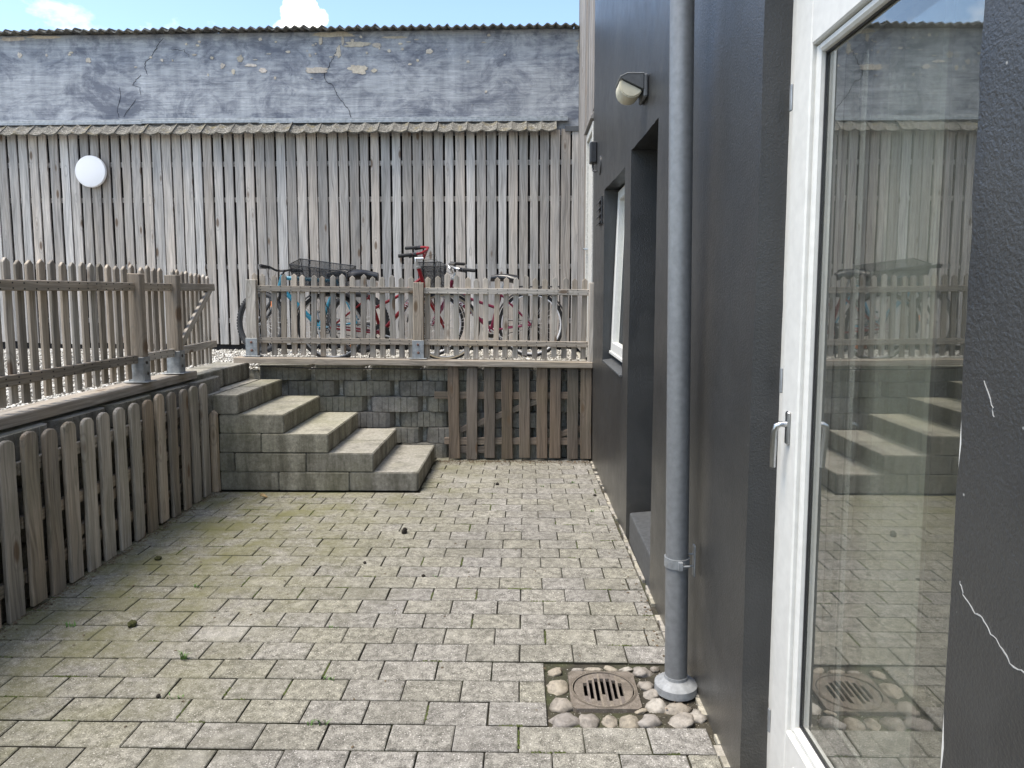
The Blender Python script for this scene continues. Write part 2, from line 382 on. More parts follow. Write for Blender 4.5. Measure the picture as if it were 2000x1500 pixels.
def ob(name, me, parent=None, loc=(0, 0, 0), cols=None, eul=None, label=None, cat=None, group=None, kind=None, mtx=None):
    o = bpy.data.objects.new(name, me); C.objects.link(o)
    if parent: o.parent = parent
    if mtx is not None: o.matrix_basis = mtx
    else:
        o.location = loc
        if cols: o.rotation_euler = Matrix(cols).transposed().to_euler()
        elif eul: o.rotation_euler = eul
    for k, v in (('label', label), ('category', cat), ('group', group), ('kind', kind)):
        if v: o[k] = v
    return o
def thing(name, label, cat, loc=(0, 0, 0), eul=(0, 0, 0), group=None):
    return ob(name, None, None, loc, None, eul, label, cat, group)

ALONG_X = ((0, 0, -1), (0, 1, 0), (1, 0, 0))       # board axes (width, thickness, length) -> world
ALONG_Y = ((0, 0, 1), (1, 0, 0), (0, 1, 0))
VERT_X = ((0, 1, 0), (-1, 0, 0), (0, 0, 1))        # upright board whose face looks along X
def outline(wd, L, top='flat', seg=5, jit=.0012, rise=.03):
    left = [(-wd/2+random.uniform(-jit, jit), L*i/seg*(.985 if i == seg else 1)) for i in range(seg+1)]
    right = [(wd/2+random.uniform(-jit, jit), L*i/seg*(.985 if i == seg else 1)) for i in range(seg+1)]
    L0 = L-rise
    if top == 'flat':
        left[-1] = (left[-1][0], L+random.uniform(-jit, jit)*2); right[-1] = (right[-1][0], L+random.uniform(-jit, jit)*2); mid = []
    elif top == 'point':
        left[-1] = (-wd/2, L0); right[-1] = (wd/2, L0); mid = [(random.uniform(-.002, .002), L)]
    else:
        left[-1] = (-wd/2, L0); right[-1] = (wd/2, L0)
        mid = [(-wd/2*math.cos(PI*i/8), L0+rise*math.sin(PI*i/8)) for i in range(1, 8)]
    return left+mid+right[::-1]
def board(name, mat, wd, th, L, top='flat', seg=4, jit=.0012, rise=.03, bevel=.003):
    return MB().prism(outline(wd, L, top, seg, jit, rise), -th/2, th/2, 'y').mesh(name, mat, bevel=bevel)
def variants(n, *a, **k): return [board(*a, **k) for _ in range(n)]

def blob(r=(1, 1, 1), sub=2, amp=.18, seed=0, fr=1.6):
    bm = bmesh.new(); bmesh.ops.create_icosphere(bm, subdivisions=sub, radius=1)
    for v in bm.verts:
        k = 1+amp*mnoise.fractal(v.co*fr+Vector((seed*7.3, seed*3.1, 0)), 1., 2., 3)
        v.co = Vector((v.co.x*r[0]*k, v.co.y*r[1]*k, v.co.z*r[2]*k))
    return bm
def bm_mesh(bm, name, mat, smooth=True):
    me = bpy.data.meshes.new(name); bm.to_mesh(me); bm.free(); me.materials.append(mat)
    if smooth: me.polygons.foreach_set('use_smooth', [True]*len(me.polygons))
    return me

# ================================================================== THE SETTING
def wall_x(y, z=0):                                   # outer face of the black building
    t = min(1, max(0, (2.64-y)/.16)); t = t*t*(3-2*t)
    return .645-.0113*y+.012*t+.0045*mnoise.noise(Vector((y*1.6, z*1.3, 3.3)))+.0012*mnoise.noise(Vector((y*7, z*7, 1.3)))

ob('ground', MB().add([(-400, -400, -.11), (400, -400, -.11), (400, 400, -.11), (-400, 400, -.11)], [(0, 1, 2, 3)]).mesh('ground', M['ground']), kind='structure')
paving = ob('paving', MB().box((-2.6, -3.2, -.09), (.74, 2.375, -.012)).box((-2.6, 2.6, -.09), (.74, 6.25, -.012)).box((-2.6, 2.3755, -.09), (.172, 2.5995, -.012)).box((.408, 2.3755, -.09), (.74, 2.5995, -.012)).mesh('paving', M['soil']), kind='structure')

# pavers: half-bond rows
PW, PH, R0, J0 = .2135, .1385, 2.134, -1.514
def paver_mesh(wd, dp, jit=.0012):
    q = lambda: random.uniform(-jit, jit)
    x, y = wd/2-.0025, dp/2-.0034; c = .0030
    top = [(-x+c+q(), -y+c+q()), (x-c+q(), -y+c+q()), (x-c+q(), y-c+q()), (-x+c+q(), y-c+q())]
    rim = [(-x+q(), -y+q()), (x+q(), -y+q()), (x+q(), y+q()), (-x+q(), y+q())]
    v = [(a, b, 0) for a, b in top]+[(a, b, -.0035) for a, b in rim]+[(a, b, -.05) for a, b in rim]
    f = [(0, 1, 2, 3)]+[(4+i, 4+(i+1) % 4, (i+1) % 4, i) for i in range(4)]+[(8+i, 8+(i+1) % 4, 4+(i+1) % 4, 4+i) for i in range(4)]
    return v, f
def paver_ob(v, f):
    me = MB().add(v, f).mesh('paver', M['paver']); me.materials.append(M['soil'])
    for p in me.polygons:
        if p.center.z < -.02: p.material_index = 1
    return me
std = [paver_ob(*paver_mesh(PW, PH)) for _ in range(6)]
cells = []
for k in range(-8, 30):
    y0 = R0+k*PH; yc = y0+PH/2
    xr = wall_x(yc)-.022
    off = J0 if k % 2 == 0 else J0-.1068
    for j in range(-6, 14):
        a, b = off+j*PW, off+(j+1)*PW
        xl = -2.30 if yc < 5.02 else -.775
        a2, b2 = max(a, xl), min(b, xr)
        if yc > 6.12: continue
        if b2-a2 < .03: continue
        if 2.27 < yc < 2.67:                            # the bed of cobbles round the drain
            if a2 > .05: continue
            b2 = min(b2, .078)
            if b2-a2 < .03: continue
        cells.append((a2, b2, y0, y0+PH))
def visible(c):
    x, y = (c[0]+c[1])/2, (c[2]+c[3])/2
    return y > 1.95 and abs(x+.02*y) < .74*y+.12
cells.sort(key=lambda c: (0 if visible(c) else 1, c[2]))
rest = MB()
for i, (a, b, y0, y1) in enumerate(cells):
    dz = random.gauss(0, .0007); tx, ty = random.gauss(0, .002), random.gauss(0, .0025)
    loc = ((a+b)/2+random.gauss(0, .0007), (y0+y1)/2+random.gauss(0, .0007), dz)
    full = abs(b-a-PW) < .003
    if i < 300:
        me = random.choice(std) if full else paver_ob(*paver_mesh(b-a, PH))
        ob('paver', me, paving, loc, eul=(tx, ty, random.gauss(0, .002)))
    else:
        v, f = paver_mesh(b-a, PH); rest.add([(p[0]+loc[0], p[1]+loc[1], p[2]+dz) for p in v], f)
rme = rest.mesh('paver_rest', M['paver']); rme.materials.append(M['soil'])
for p in rme.polygons:
    if p.center.z < -.02: p.material_index = 1
ob('paver', rme, paving, kind='stuff')

# rough mortar strip where the paving meets the building
mb = MB(); n = 90
for i in range(n):
    y = 1.2+i*(6.1-1.2)/n
    xw = wall_x(y)-.001; wdt = random.uniform(.006, .024)
    if random.random() < .12: continue
    mb.box((xw-wdt, y, -.02), (xw+.003, y+(6.1-1.2)/n*.97, random.uniform(-.001, .006)))
ob('mortar_strip', mb.mesh('mortar_strip', M['mortar']), paving)

# raised terrace body and its gravel
ZT = .80
mb = MB().box((-9, -3, -.1), (-2.52, 8.3, ZT-.035)).box((-2.515, 6.24, -.1), (.62, 8.3, ZT-.035))
ob('terrace', mb.mesh('terrace', M['gravelbed']), kind='structure')
def gravel(n, boxes, size):
    areas = np.array([(b[1]-b[0])*(b[3]-b[2]) for b in boxes]); pick = RNG.choice(len(boxes), n, p=areas/areas.sum()); B = np.array(boxes)[pick]
    x = B[:, 0]+RNG.random(n)*(B[:, 1]-B[:, 0]); y = B[:, 2]+RNG.random(n)*(B[:, 3]-B[:, 2])
    base = np.array([[1, 0, 0], [0, 1, 0], [-1, 0, 0], [0, -1, 0], [0, 0, 1], [0, 0, -1]], float)
    tri = np.array([[0, 1, 4], [1, 2, 4], [2, 3, 4], [3, 0, 4], [1, 0, 5], [2, 1, 5], [3, 2, 5], [0, 3, 5]])
    s = (size*(.5+RNG.random(n)))[:, None]*np.stack([.9+.5*RNG.random(n), .7+.5*RNG.random(n), .5+.4*RNG.random(n)], 1)
    v = base[None]*s[:, None, :]*(.8+.4*RNG.random((n, 6, 1)))
    a = RNG.random(n)*6.28; t = RNG.normal(0, .5, n)
    ca, sa, ct, st = np.cos(a), np.sin(a), np.cos(t), np.sin(t)
    vx, vy, vz = v[..., 0], v[..., 1], v[..., 2]
    vx, vz = vx*ct[:, None]-vz*st[:, None], vx*st[:, None]+vz*ct[:, None]
    vx, vy = vx*ca[:, None]-vy*sa[:, None], vx*sa[:, None]+vy*ca[:, None]
    z = ZT-.032+RNG.random(n)*.022+.012*np.sin(x*2.1)*np.cos(y*1.7)
    co = np.stack([vx+x[:, None], vy+y[:, None], vz+z[:, None]], -1).reshape(-1, 3)
    fc = (tri[None]+np.arange(n)[:, None, None]*6).reshape(-1, 3)
    me = bpy.data.meshes.new('gravel'); me.vertices.add(len(co)); me.vertices.foreach_set('co', co.ravel())
    me.loops.add(fc.size); me.loops.foreach_set('vertex_index', fc.ravel().astype(np.int32))
    me.polygons.add(len(fc)); me.polygons.foreach_set('loop_start', np.arange(0, fc.size, 3, dtype=np.int32)); me.polygons.foreach_set('loop_total', np.full(len(fc), 3, dtype=np.int32))
    me.update(calc_edges=True); me.materials.append(M['gravel']); return me
ob('gravel', gravel(95000, [(-7.5, -2.53, 2.4, 8.15), (-2.53, .54, 6.2, 8.15)], .0125), label='pale loose gravel spread over the raised terrace', cat='gravel', kind='stuff')

# ================================================================== BACK: PLANK SCREEN, RENDERED WALL
aB = math.atan(-.0162)
BO = (-3, 8.2, 0)
scr = thing('plank_screen', 'tall screen of weathered grey vertical planks behind the bicycles', 'plank wall', BO, (0, 0, aB))
pl_v = [board('plank', M['plank'], wd_, .022, 2.40, 'flat', 7, .0028, 0, .003) for wd_ in (.091, .094, .096, .098, .099, .101, .103, .105)]
x = -4.2; i = 0
while x < 3.62:
    zb = .85+random.gauss(0, .008)
    ob('plank', random.choice(pl_v), scr, (x, -.012+random.gauss(0, .004), zb), eul=(random.gauss(0, .001), 0, random.choice((0, PI))+random.gauss(0, .012)))
    x += .1195+random.gauss(0, .0018)
for z in (1.12, 1.74, 2.50, 2.90):
    ob('batten', board('batten', M['plank'], .055, .03, 7.9), scr, (-4.25, .024, z), cols=ALONG_X)
ob('backing', MB().box((-4.3, .045, .70), (3.66, .09, 3.28)).mesh('backing', M['backing']), scr)

wallr = thing('rendered_wall', 'high rendered wall with flaking blue-grey paint and a roof-tile top', 'wall', BO, (0, 0, aB))
mb = MB(); nx, nz = 150, 26
X0, X1, Z0, Z1 = -5.2, 3.78, 3.20, 4.335
for iz in range(nz+1):
    for ix in range(nx+1):
        xx = X0+(X1-X0)*ix/nx; zz = Z0+(Z1-Z0)*iz/nz
        mb.v.append((xx, .03-.008*mnoise.fractal(Vector((xx*2.2, zz*3.5, 0)), 1, 2, 4), zz))
mb.f += [(iz*(nx+1)+ix, iz*(nx+1)+ix+1, (iz+1)*(nx+1)+ix+1, (iz+1)*(nx+1)+ix) for iz in range(nz) for ix in range(nx)]
mb.box((X0, .055, 0), (X1, .40, 4.33))
wme = mb.mesh('wall_face', M['render'])
ob('wall_face', wme, wallr)
PATCH = [(0.664, 3.927, 0.235, 0.053), (1.128, 3.933, 0.2, 0.088), (1.306, 3.92, 0.059, 0.041), (-1.962, 4.067, 0.059, 0.053), (-2.749, 4.131, 0.053, 0.053), (0.859, 4.312, 0.412, 0.053), (0.707, 4.242, 0.041, 0.082), (0.955, 4.245, 0.029, 0.106), (0.907, 4.13, 0.047, 0.118), (1.122, 4.199, 0.247, 0.051), (-0.216, 4.064, 0.076, 0.071), (-0.417, 3.989, 0.047, 0.053), (-0.297, 3.926, 0.035, 0.053), (-0.09, 3.991, 0.129, 0.031), (0.042, 3.934, 0.082, 0.053), (1.924, 4.118, 0.071, 0.059), (3.595, 4.137, 0.053, 0.129), (-2.815, 4.306, 0.271, 0.041), (-2.457, 4.324, 0.353, 0.029), (1.334, 4.191, 0.094, 0.047), (1.537, 4.276, 0.294, 0.024), (0.582, 4.089, 0.029, 0.035), (0.179, 3.849, 0.024, 0.029)]
def face_y(xx, zz): return .03-.008*mnoise.fractal(Vector((xx*2.2, zz*3.5, 0)), 1, 2, 4)
for q in range(46):                                     # flecks of bare render
    u = random.gauss(.15, 1.5); PATCH.append((max(-2.9, min(3.6, u)), 4.30-abs(random.gauss(0, .20)), random.uniform(.012, .05), random.uniform(.008, .03)))
for (px, pz, pw, ph) in PATCH:
    n = 40; poly = []; ph0 = random.uniform(0, 50)
    sq = 4 if pw > .15 else 2.4
    for i in range(n):
        a = 2*PI*i/n; k = 1+.42*mnoise.fractal(Vector((math.cos(2*PI*i/n)*1.9+ph0, math.sin(2*PI*i/n)*1.9, ph0)), 1, 2, 4)+random.uniform(-.07, .07)
        ca, sa = math.cos(a), math.sin(a); rr = (abs(ca)**sq+abs(sa)**sq)**(-1/sq)
        poly.append((px+pw/2*rr*ca*k, pz+ph/2*rr*sa*k))
    y = face_y(px, pz)
    ob('bare_patch', MB().prism(poly, y-.006, y+.01, 'y').mesh('bare_patch', M['bare']), wallr)
def ribbon(pts, wd, off, mat, plane, jit=.005):
    """thin uneven strip along a polyline; plane(p, q, d) gives the point at offset d from the face"""
    fine = []
    for a, b in zip(pts, pts[1:]):
        for t in (0, .25, .5, .75): fine.append((a[0]+(b[0]-a[0])*t+random.gauss(0, jit), a[1]+(b[1]-a[1])*t+random.gauss(0, jit)))
    fine.append(pts[-1]); k = len(fine); mb = MB(); V = []
    for i, p in enumerate(fine):
        d = Vector(fine[min(i+1, k-1)])-Vector(fine[max(i-1, 0)]); d.normalize(); nn = Vector((-d.y, d.x))
        h = wd*random.uniform(.35, 1.1)*(.3 if i in (0, k-1) else 1)/2
        for s_, dd in ((-1, off), (1, off), (1, -.004), (-1, -.004)):
            V.append(plane(p[0]+nn.x*h*s_, p[1]+nn.y*h*s_, dd))
    F = [(i*4+j, i*4+(j+1) % 4, (i+1)*4+(j+1) % 4, (i+1)*4+j) for i in range(k-1) for j in range(4)]+[(3, 2, 1, 0), tuple((k-1)*4+j for j in range(4))]
    return mb.add(V, F).mesh('crack', mat)
CRACK = [[(-1.084, 4.297), (-1.158, 4.209), (-1.215, 4.126), (-1.259, 4.07), (-1.302, 4.043), (-1.311, 3.987), (-1.285, 3.903)], [(-1.356, 3.903), (-1.418, 3.848), (-1.462, 3.792), (-1.381, 3.763), (-1.368, 3.662)], [(-1.429, 3.623), (-1.524, 3.51), (-1.587, 3.437)], [(0.932, 4.212), (0.884, 4.157), (0.841, 4.047), (0.799, 3.976), (0.751, 3.91), (0.738, 3.854), (0.76, 3.798), (0.835, 3.77), (0.878, 3.658), (0.957, 3.545), (1.014, 3.489), (1.035, 3.393)], [(-1.013, 4.179), (-0.861, 4.161), (-0.816, 4.121), (-0.789, 4.082)], [(-1.612, 3.765), (-1.606, 3.652), (-1.655, 3.511), (-1.635, 3.426)]]
for i, c in enumerate(CRACK):
    ob('crack', ribbon(c, .0068 if i in (0, 3) else .004, .003, M['crack'], lambda a, b, d: (a, face_y(a, b)-d, b)), wallr)
# tiles along the top of the wall, each with two rolls, laid edge over edge
def tile(wd, L, amp, thick, mat, waves=2, cusp=False, step=.012):
    mb = MB(); n = 8*waves; V = []
    for s_ in (0, 1):
        for e in (0, 1):
            for i in range(n+1):
                u = i/n; ph = u*waves*2*PI
                hh = (-amp*abs(math.sin(ph/2))**.8 if cusp else amp*.5*math.cos(ph))
                V.append(((u-.5)*wd, e*L, hh+step*u+(0 if s_ == 0 else -thick)))
    q = n+1; F = []
    for i in range(n):
        F += [(i, i+1, q+i+1, q+i), (2*q+i+1, 2*q+i, 3*q+i, 3*q+i+1), (i+1, i, 2*q+i, 2*q+i+1), (q+i, q+i+1, 3*q+i+1, 3*q+i)]
    F += [(0, q, 3*q, 2*q), (q+n, n, 2*q+n, 3*q+n)]
    return mb.add(V, F).mesh('tile', mat, smooth=True)
tv = [tile(.206, .34, .026, .013, M['tile'], 2, False, .014) for _ in range(2)]
x = -5.1
while x < 3.75:
    sag = .014*mnoise.noise(Vector((x*1.1, 0, 5)))
    ob('tile', random.choice(tv), wallr, (x, -.085+random.gauss(0, .006), 4.348+sag+random.gauss(0, .003)), eul=(.16+random.gauss(0, .02), random.gauss(0, .02), random.gauss(0, .015)))
    x += .1985
ob('bedding', MB().box((X0, .036, 4.30), (X1, .30, 4.345)).mesh('bedding', M['render']), wallr)

can = thing('tile_canopy', 'narrow lichen-covered tile canopy with metal flashing along the plank screen', 'tile canopy', BO, (0, 0, aB))
tv2 = [tile(.332, .185, .024, .016, M['tilelow'], 2, True, .010) for _ in range(2)]
x = -4.05
while x < 3.36:
    ob('tile', random.choice(tv2), can, (x, -.165+random.gauss(0, .003), 3.222+random.gauss(0, .002)), eul=(.72, random.gauss(0, .006), random.gauss(0, .006)))
    x += .3285
x = -4.2
for L in (1.55, 1.3, 1.35, 1.5, 1.3, .66):
    k = random.gauss(0, .0035)
    ob('flashing', MB().box((x, -.028, 3.352+k), (x+L+.01, .05, 3.395+k)).box((x, -.040, 3.340+k), (x+L+.01, -.029, 3.374+k)).mesh('flashing', M['galv'], bevel=.002), can)
    x += L
ob('end_fillet', MB().box((3.44, -.03, 3.225), (3.66, .03, 3.285)).mesh('end_fillet', M['hood'], bevel=.004), can)

lamp = thing('wall_lamp', 'round white disc lamp on the grey plank screen', 'lamp', (-4.93, 8.215, 2.81), (0, 0, aB))
RX = Matrix.Rotation(PI/2, 4, 'X')
ob('diffuser', MB().lathe([(.168, .045), (.178, .055), (.178, .075), (.172, .083), (.12, .090), (.06, .093), (.0005, .094)], 48, RX).mesh('diffuser', M['whiteplastic'], True), lamp)
ob('base', MB().lathe([(.15, .01), (.15, .045)], 40, RX).mesh('base', M['whiteplastic'], True), lamp)

# ================================================================== BLACK BUILDING
bld = thing('black_building', 'black painted plastered building along the right side of the yard', 'building', (.6, 3.5, 0))
bo = Vector((.6, 3.5, 0))
HOLES = [(1.052, 1.985, .0, 2.42), (3.36, 4.125, -.05, 2.25), (4.36, 5.357, .93, 2.20)]
def axis(lo, hi, step, cuts):
    pts = sorted(set([lo, hi]+[c for c in cuts if lo < c < hi])); outp = []
    for a, b in zip(pts, pts[1:]):
        k = max(1, round((b-a)/step)); outp += [a+(b-a)*i/k for i in range(k)]
    return outp+[hi]
ys = axis(-3.0, 6.17, .055, [h for H in HOLES for h in H[:2]]+[0])
zs = axis(-.08, 6.4, .06, [h for H in HOLES for h in H[2:]])
def inhole(y, z): return any(h[0] < y < h[1] and h[2] < z < h[3] for h in HOLES)
mb = MB(); idx = {}
def wv(iy, iz):
    if (iy, iz) not in idx:
        y, z = ys[iy], zs[iz]; jy = jz = 0
        for h in HOLES:                                   # chipped, hand-plastered arrises
            if h[2]-1e-6 <= z <= h[3]+1e-6 and min(abs(y-h[0]), abs(y-h[1])) < 1e-6: jy = random.gauss(0, .0016)
            if h[0]-1e-6 <= y <= h[1]+1e-6 and min(abs(z-h[2]), abs(z-h[3])) < 1e-6 and z > 0: jz = random.gauss(0, .0016)
        idx[(iy, iz)] = len(mb.v); mb.v.append((wall_x(y, z), y+jy, z+jz))
    return idx[(iy, iz)]
for iy in range(len(ys)-1):
    for iz in range(len(zs)-1):
        if inhole((ys[iy]+ys[iy+1])/2, (zs[iz]+zs[iz+1])/2): continue
        mb.f.append((wv(iy, iz), wv(iy, iz+1), wv(iy+1, iz+1), wv(iy+1, iz)))
deep = [.12, .34, .30]
inner = {}
def wi(iy, iz, d, hk):
    key = (iy, iz, hk)
    if key not in inner:
        v = mb.v[wv(iy, iz)]; inner[key] = len(mb.v); mb.v.append((wall_x(v[1], v[2])+d, v[1], v[2]))
    return inner[key]
for hk, h in enumerate(HOLES):
    d = deep[hk]; fy = lambda val: min(range(len(ys)), key=lambda i: abs(ys[i]-val)); fz = lambda val: min(range(len(zs)), key=lambda i: abs(zs[i]-val))
    a, b, c, e = fy(h[0]), fy(h[1]), fz(h[2]), fz(h[3])
    for iz in range(c, e):
        for iy, flip in ((a, 0), (b, 1)): mb.f.append((wv(iy, iz), wi(iy, iz, d, hk), wi(iy, iz+1, d, hk), wv(iy, iz+1)))
    for iy in range(a, b):
        mb.f.append((wv(iy, e), wi(iy, e, d, hk), wi(iy+1, e, d, hk), wv(iy+1, e)))
        if h[2] > .5: mb.f.append((wv(iy, c), wi(iy, c, d, hk), wi(iy+1, c, d, hk), wv(iy+1, c)))
wme = mb.mesh('wall', M['black'])
for p in wme.polygons: p.use_smooth = True
wme.set_sharp_from_angle(angle=.6)
ob('wall', wme, bld, -bo)
# the building's body behind the face
body = MB()
body.box((.98, -3, -.08), (5.5, .95, 6.4)).box((.98, 2.75, -.08), (5.5, 6.16, 6.4)).box((3.2, .95, -.08), (5.5, 2.75, 6.4)).box((.98, .95, 2.55), (3.2, 2.75, 6.4))
body.box((.70, -3.0, 6.3), (.98, 6.16, 6.4)).box((.64, 6.155, -.08), (.98, 6.17, 6.4))
ob('body', body.mesh('body', M['room']), bld, -bo)
room = MB().box((.99, .955, -.08), (3.19, 2.745, .0))
ob('room_floor', room.mesh('room_floor', M['room']), bld, -bo)
# chips and the crack beside the near door
NC = [(1.031, 1.03), (1.022, 1.012), (.998, 1.001), (.98, .996), (.959, .986), (.933, .976), (.918, .962), (.889, .967), (.872, .955)]
ob('crack', ribbon(NC, .0022, .0008, M['crackw'], lambda a, b, d: (wall_x(a, b)-d, a, b), .0013), bld, -bo)
ob('crack', ribbon([(1.004, 1.335), (.985, 1.30), (.978, 1.285)], .0009, .0010, M['crackw'], lambda a, b, d: (wall_x(a, b)-d, a, b), .0013), bld, -bo)
# grey step in the deep doorway
xd = wall_x(3.7)
ob('doorstep', MB().prism([(xd+.006, -.06), (xd+.006, .165), (xd+.012, .172), (xd+.32, .20), (xd+.32, -.06)], 3.364, 4.06, 'y').mesh('doorstep', M['blackstep'], bevel=.004), bld, -bo)
# sill tiles under the window
for i in range(5):
    y0 = 4.364+i*.198; xs = wall_x(4.8)
    ob('sill_tile', MB().prism([(xs-.012, .932), (xs-.012, .944), (xs+.27, .985), (xs+.27, .94)], y0, y0+.194, 'y').mesh('sill_tile', M['blackstep'], bevel=.002), bld, -bo)

# dark door at the back of the doorway
ddr = thing('dark_door', 'dark grey door set deep in the black doorway', 'door', (xd+.29, 3.74, .19))
ob('leaf', MB().box((0, -.375, 0), (.045, .382, 2.06)).mesh('leaf', M['hood'], bevel=.004), ddr)
ob('panel', MB().box((-.012, -.26, .25), (.0, .26, .95)).box((-.012, -.26, 1.1), (.0, .26, 1.85)).mesh('panel', M['hood'], bevel=.004), ddr)
ob('handle', MB().tube([(0, -.3, 1.0), (-.05, -.3, 1.0), (-.05, -.19, 1.0)], .009).mesh('handle', M['steel'], True), ddr)

# white top-hung window, its foot pushed out
win = thing('white_window', 'white framed window tilted outwards in the black wall recess', 'window', (.70, 4.86, 2.19))
W0, W1, Hh = -.485, .478, 1.205
ob('fixed_frame', MB().box((.02, W0, -Hh), (.09, W0+.035, 0)).box((.02, W1-.035, -Hh), (.09, W1, 0)).box((.02, W0+.036, -.04), (.09, W1-.036, 0)).box((.02, W0+.036, -Hh), (.09, W1-.036, -Hh+.045)).mesh('fixed_frame', M['white'], bevel=.003), win)
sash = ob('sash', MB().box((-.055, W0+.004, -Hh+.01), (0, W0+.075, -.005)).box((-.055, W1-.075, -Hh+.01), (0, W1-.004, -.005)).box((-.055, W0+.0755, -.075), (0, W1-.0755, -.005)).box((-.055, W0+.0755, -Hh+.01), (0, W1-.0755, -Hh+.095)).box((-.066, W0+.002, -Hh+.006), (-.0555, W1-.002, -Hh+.03)).mesh('sash', M['white'], bevel=.004), win, (.036, 0, 0), eul=(0, math.radians(2.0), 0))
ob('pane', MB().box((-.030, W0+.07, -Hh+.09), (-.024, W1-.07, -.07)).mesh('pane', M['glass']), sash)

# white glazed terrace door
door = thing('glazed_door', 'white framed full-length glass door reflecting the yard', 'door', (.715, 1.51, 0))
dY = lambda y: y-1.51
def frame4(y0, y1, z0, z1, wst, x0, x1, top=None, bot=None, w0=None):
    top = top or wst; bot = bot or wst; w0 = w0 or wst
    return MB().box((x0, dY(y0), z0), (x1, dY(y0+w0), z1)).box((x0, dY(y1-wst), z0), (x1, dY(y1), z1)).box((x0, dY(y0+w0)+.0006, z1-top), (x1, dY(y1-wst)-.0006, z1)).box((x0, dY(y0+w0)+.0006, z0), (x1, dY(y1-wst)-.0006, z0+bot))
ob('door_frame', frame4(1.046, 1.988, .0, 2.44, .042, -.004, .10, .20, .03, .014).mesh('door_frame', M['white'], bevel=.003), door)
leaf = ob('leaf', frame4(1.062, 1.942, .036, 2.225, .112, -.012, .05, .165, .245, .085).mesh('leaf', M['white'], bevel=.004), door)
ob('glazing_bead', frame4(1.148, 1.829, .282, 2.059, .022, -.001, .026).mesh('glazing_bead', M['white'], bevel=.006), leaf)
ob('gasket', frame4(1.1705, 1.8065, .3045, 2.0365, .0035, .0150, .0192).mesh('gasket', M['plastic']), leaf)
ob('inner_frame', frame4(1.1705, 1.8065, .3045, 2.0365, .010, .0256, .0585).box((.066, dY(1.765), .05), (.10, dY(1.86), 2.2)).box((.1005, dY(1.775), .05), (.115, dY(1.86), 2.2)).mesh('inner_frame', M['inframe']), leaf)
ob('pane', MB().box((.020, dY(1.166), .300), (.025, dY(1.81), 2.04)).mesh('pane', M['glass']), leaf)
ob('pane', MB().box((.060, dY(1.166), .300), (.065, dY(1.81), 2.04)).mesh('pane', M['glass']), leaf)
ob('lower_panel', MB().box((-.019, dY(1.20), .085), (-.0125, dY(1.76), .225)).mesh('lower_panel', M['white'], bevel=.004), leaf)
hd = ob('handle', MB().box((-.021, dY(1.871), 1.05), (-.0125, dY(1.893), 1.14)).mesh('handle', M['steel'], bevel=.004), leaf)
ob('lever', MB().tube([(-.02, dY(1.882), 1.105), (-.036, dY(1.882), 1.105), (-.045, dY(1.885), 1.100), (-.048, dY(1.89), 1.085), (-.047, dY(1.897), 1.03), (-.046, dY(1.90), .985)], [.008, .008, .0085, .0085, .0085, .0075], 10).mesh('lever', M['steel'], True), hd)
for z in (.20, 1.18, 1.93):
    ob('hinge', MB().box((-.018, dY(1.938), z), (-.0125, dY(1.952), z+.07)).mesh('hinge', M['galv'], bevel=.002), leaf)
ob('closer_clip', MB().box((-.03, dY(1.60), 2.19), (-.0125, dY(1.66), 2.212)).mesh('closer_clip', M['plastic'], bevel=.002), leaf)
# curtain inside
n = 60; mb = MB(); V = []
for i in range(n+1):
    y = 1.52+i/n*.66; xx = .862+.012*math.sin(i*.9)+.004*math.sin(i*2.3)
    V += [(xx, y, .04), (xx, y, 2.3), (xx+.003, y, .04), (xx+.003, y, 2.3)]
F = []
for i in range(n):
    a, b = i*4, i*4+4; F += [(a, b, b+1, a+1), (a+2, a+3, b+3, b+2)]
cme = mb.add(V, F).mesh('curtain', M['curtain'], True)
ob('curtain', cme, label='plain grey curtain hanging inside behind the glass door', cat='curtain')

# downpipe
dp = thing('downpipe', 'round zinc downpipe running down the black wall to the cobbles', 'drainpipe', (.555, 2.5, 0))
ob('pipe', MB().tube([(0, 0, .02), (-.0125*1.05, 0, 1.05), (-.0125*3, 0, 3.0), (-.08, 0, 6.3)], .0405, 28).mesh('pipe', M['zinc'], True), dp)
ob('collar', MB().lathe([(.077, .0), (.077, .027), (.072, .031), (.047, .046), (.0425, .048), (.0425, .06)], 36).mesh('collar', M['dull'], True), dp)
br = ob('bracket', MB().lathe([(.041, .470), (.0450, .4705), (.0450, .505), (.041, .5055)], 28, close=True).mesh('bracket', M['galv'], True), dp, (-.006, 0, 0))
ob('bracket_arm', MB().box((.036, .008, .507), (.062, .014, .513)).box((.036, .008, .462), (.062, .014, .468)).box((.054, -.004, .43), (.060, .022, .545)).box((-.012, -.058, .472), (.004, -.0445, .503)).tube([(.004, -.052, .487), (.03, -.05, .487)], .004, 6).mesh('bracket_arm', M['galv'], bevel=.001), dp)
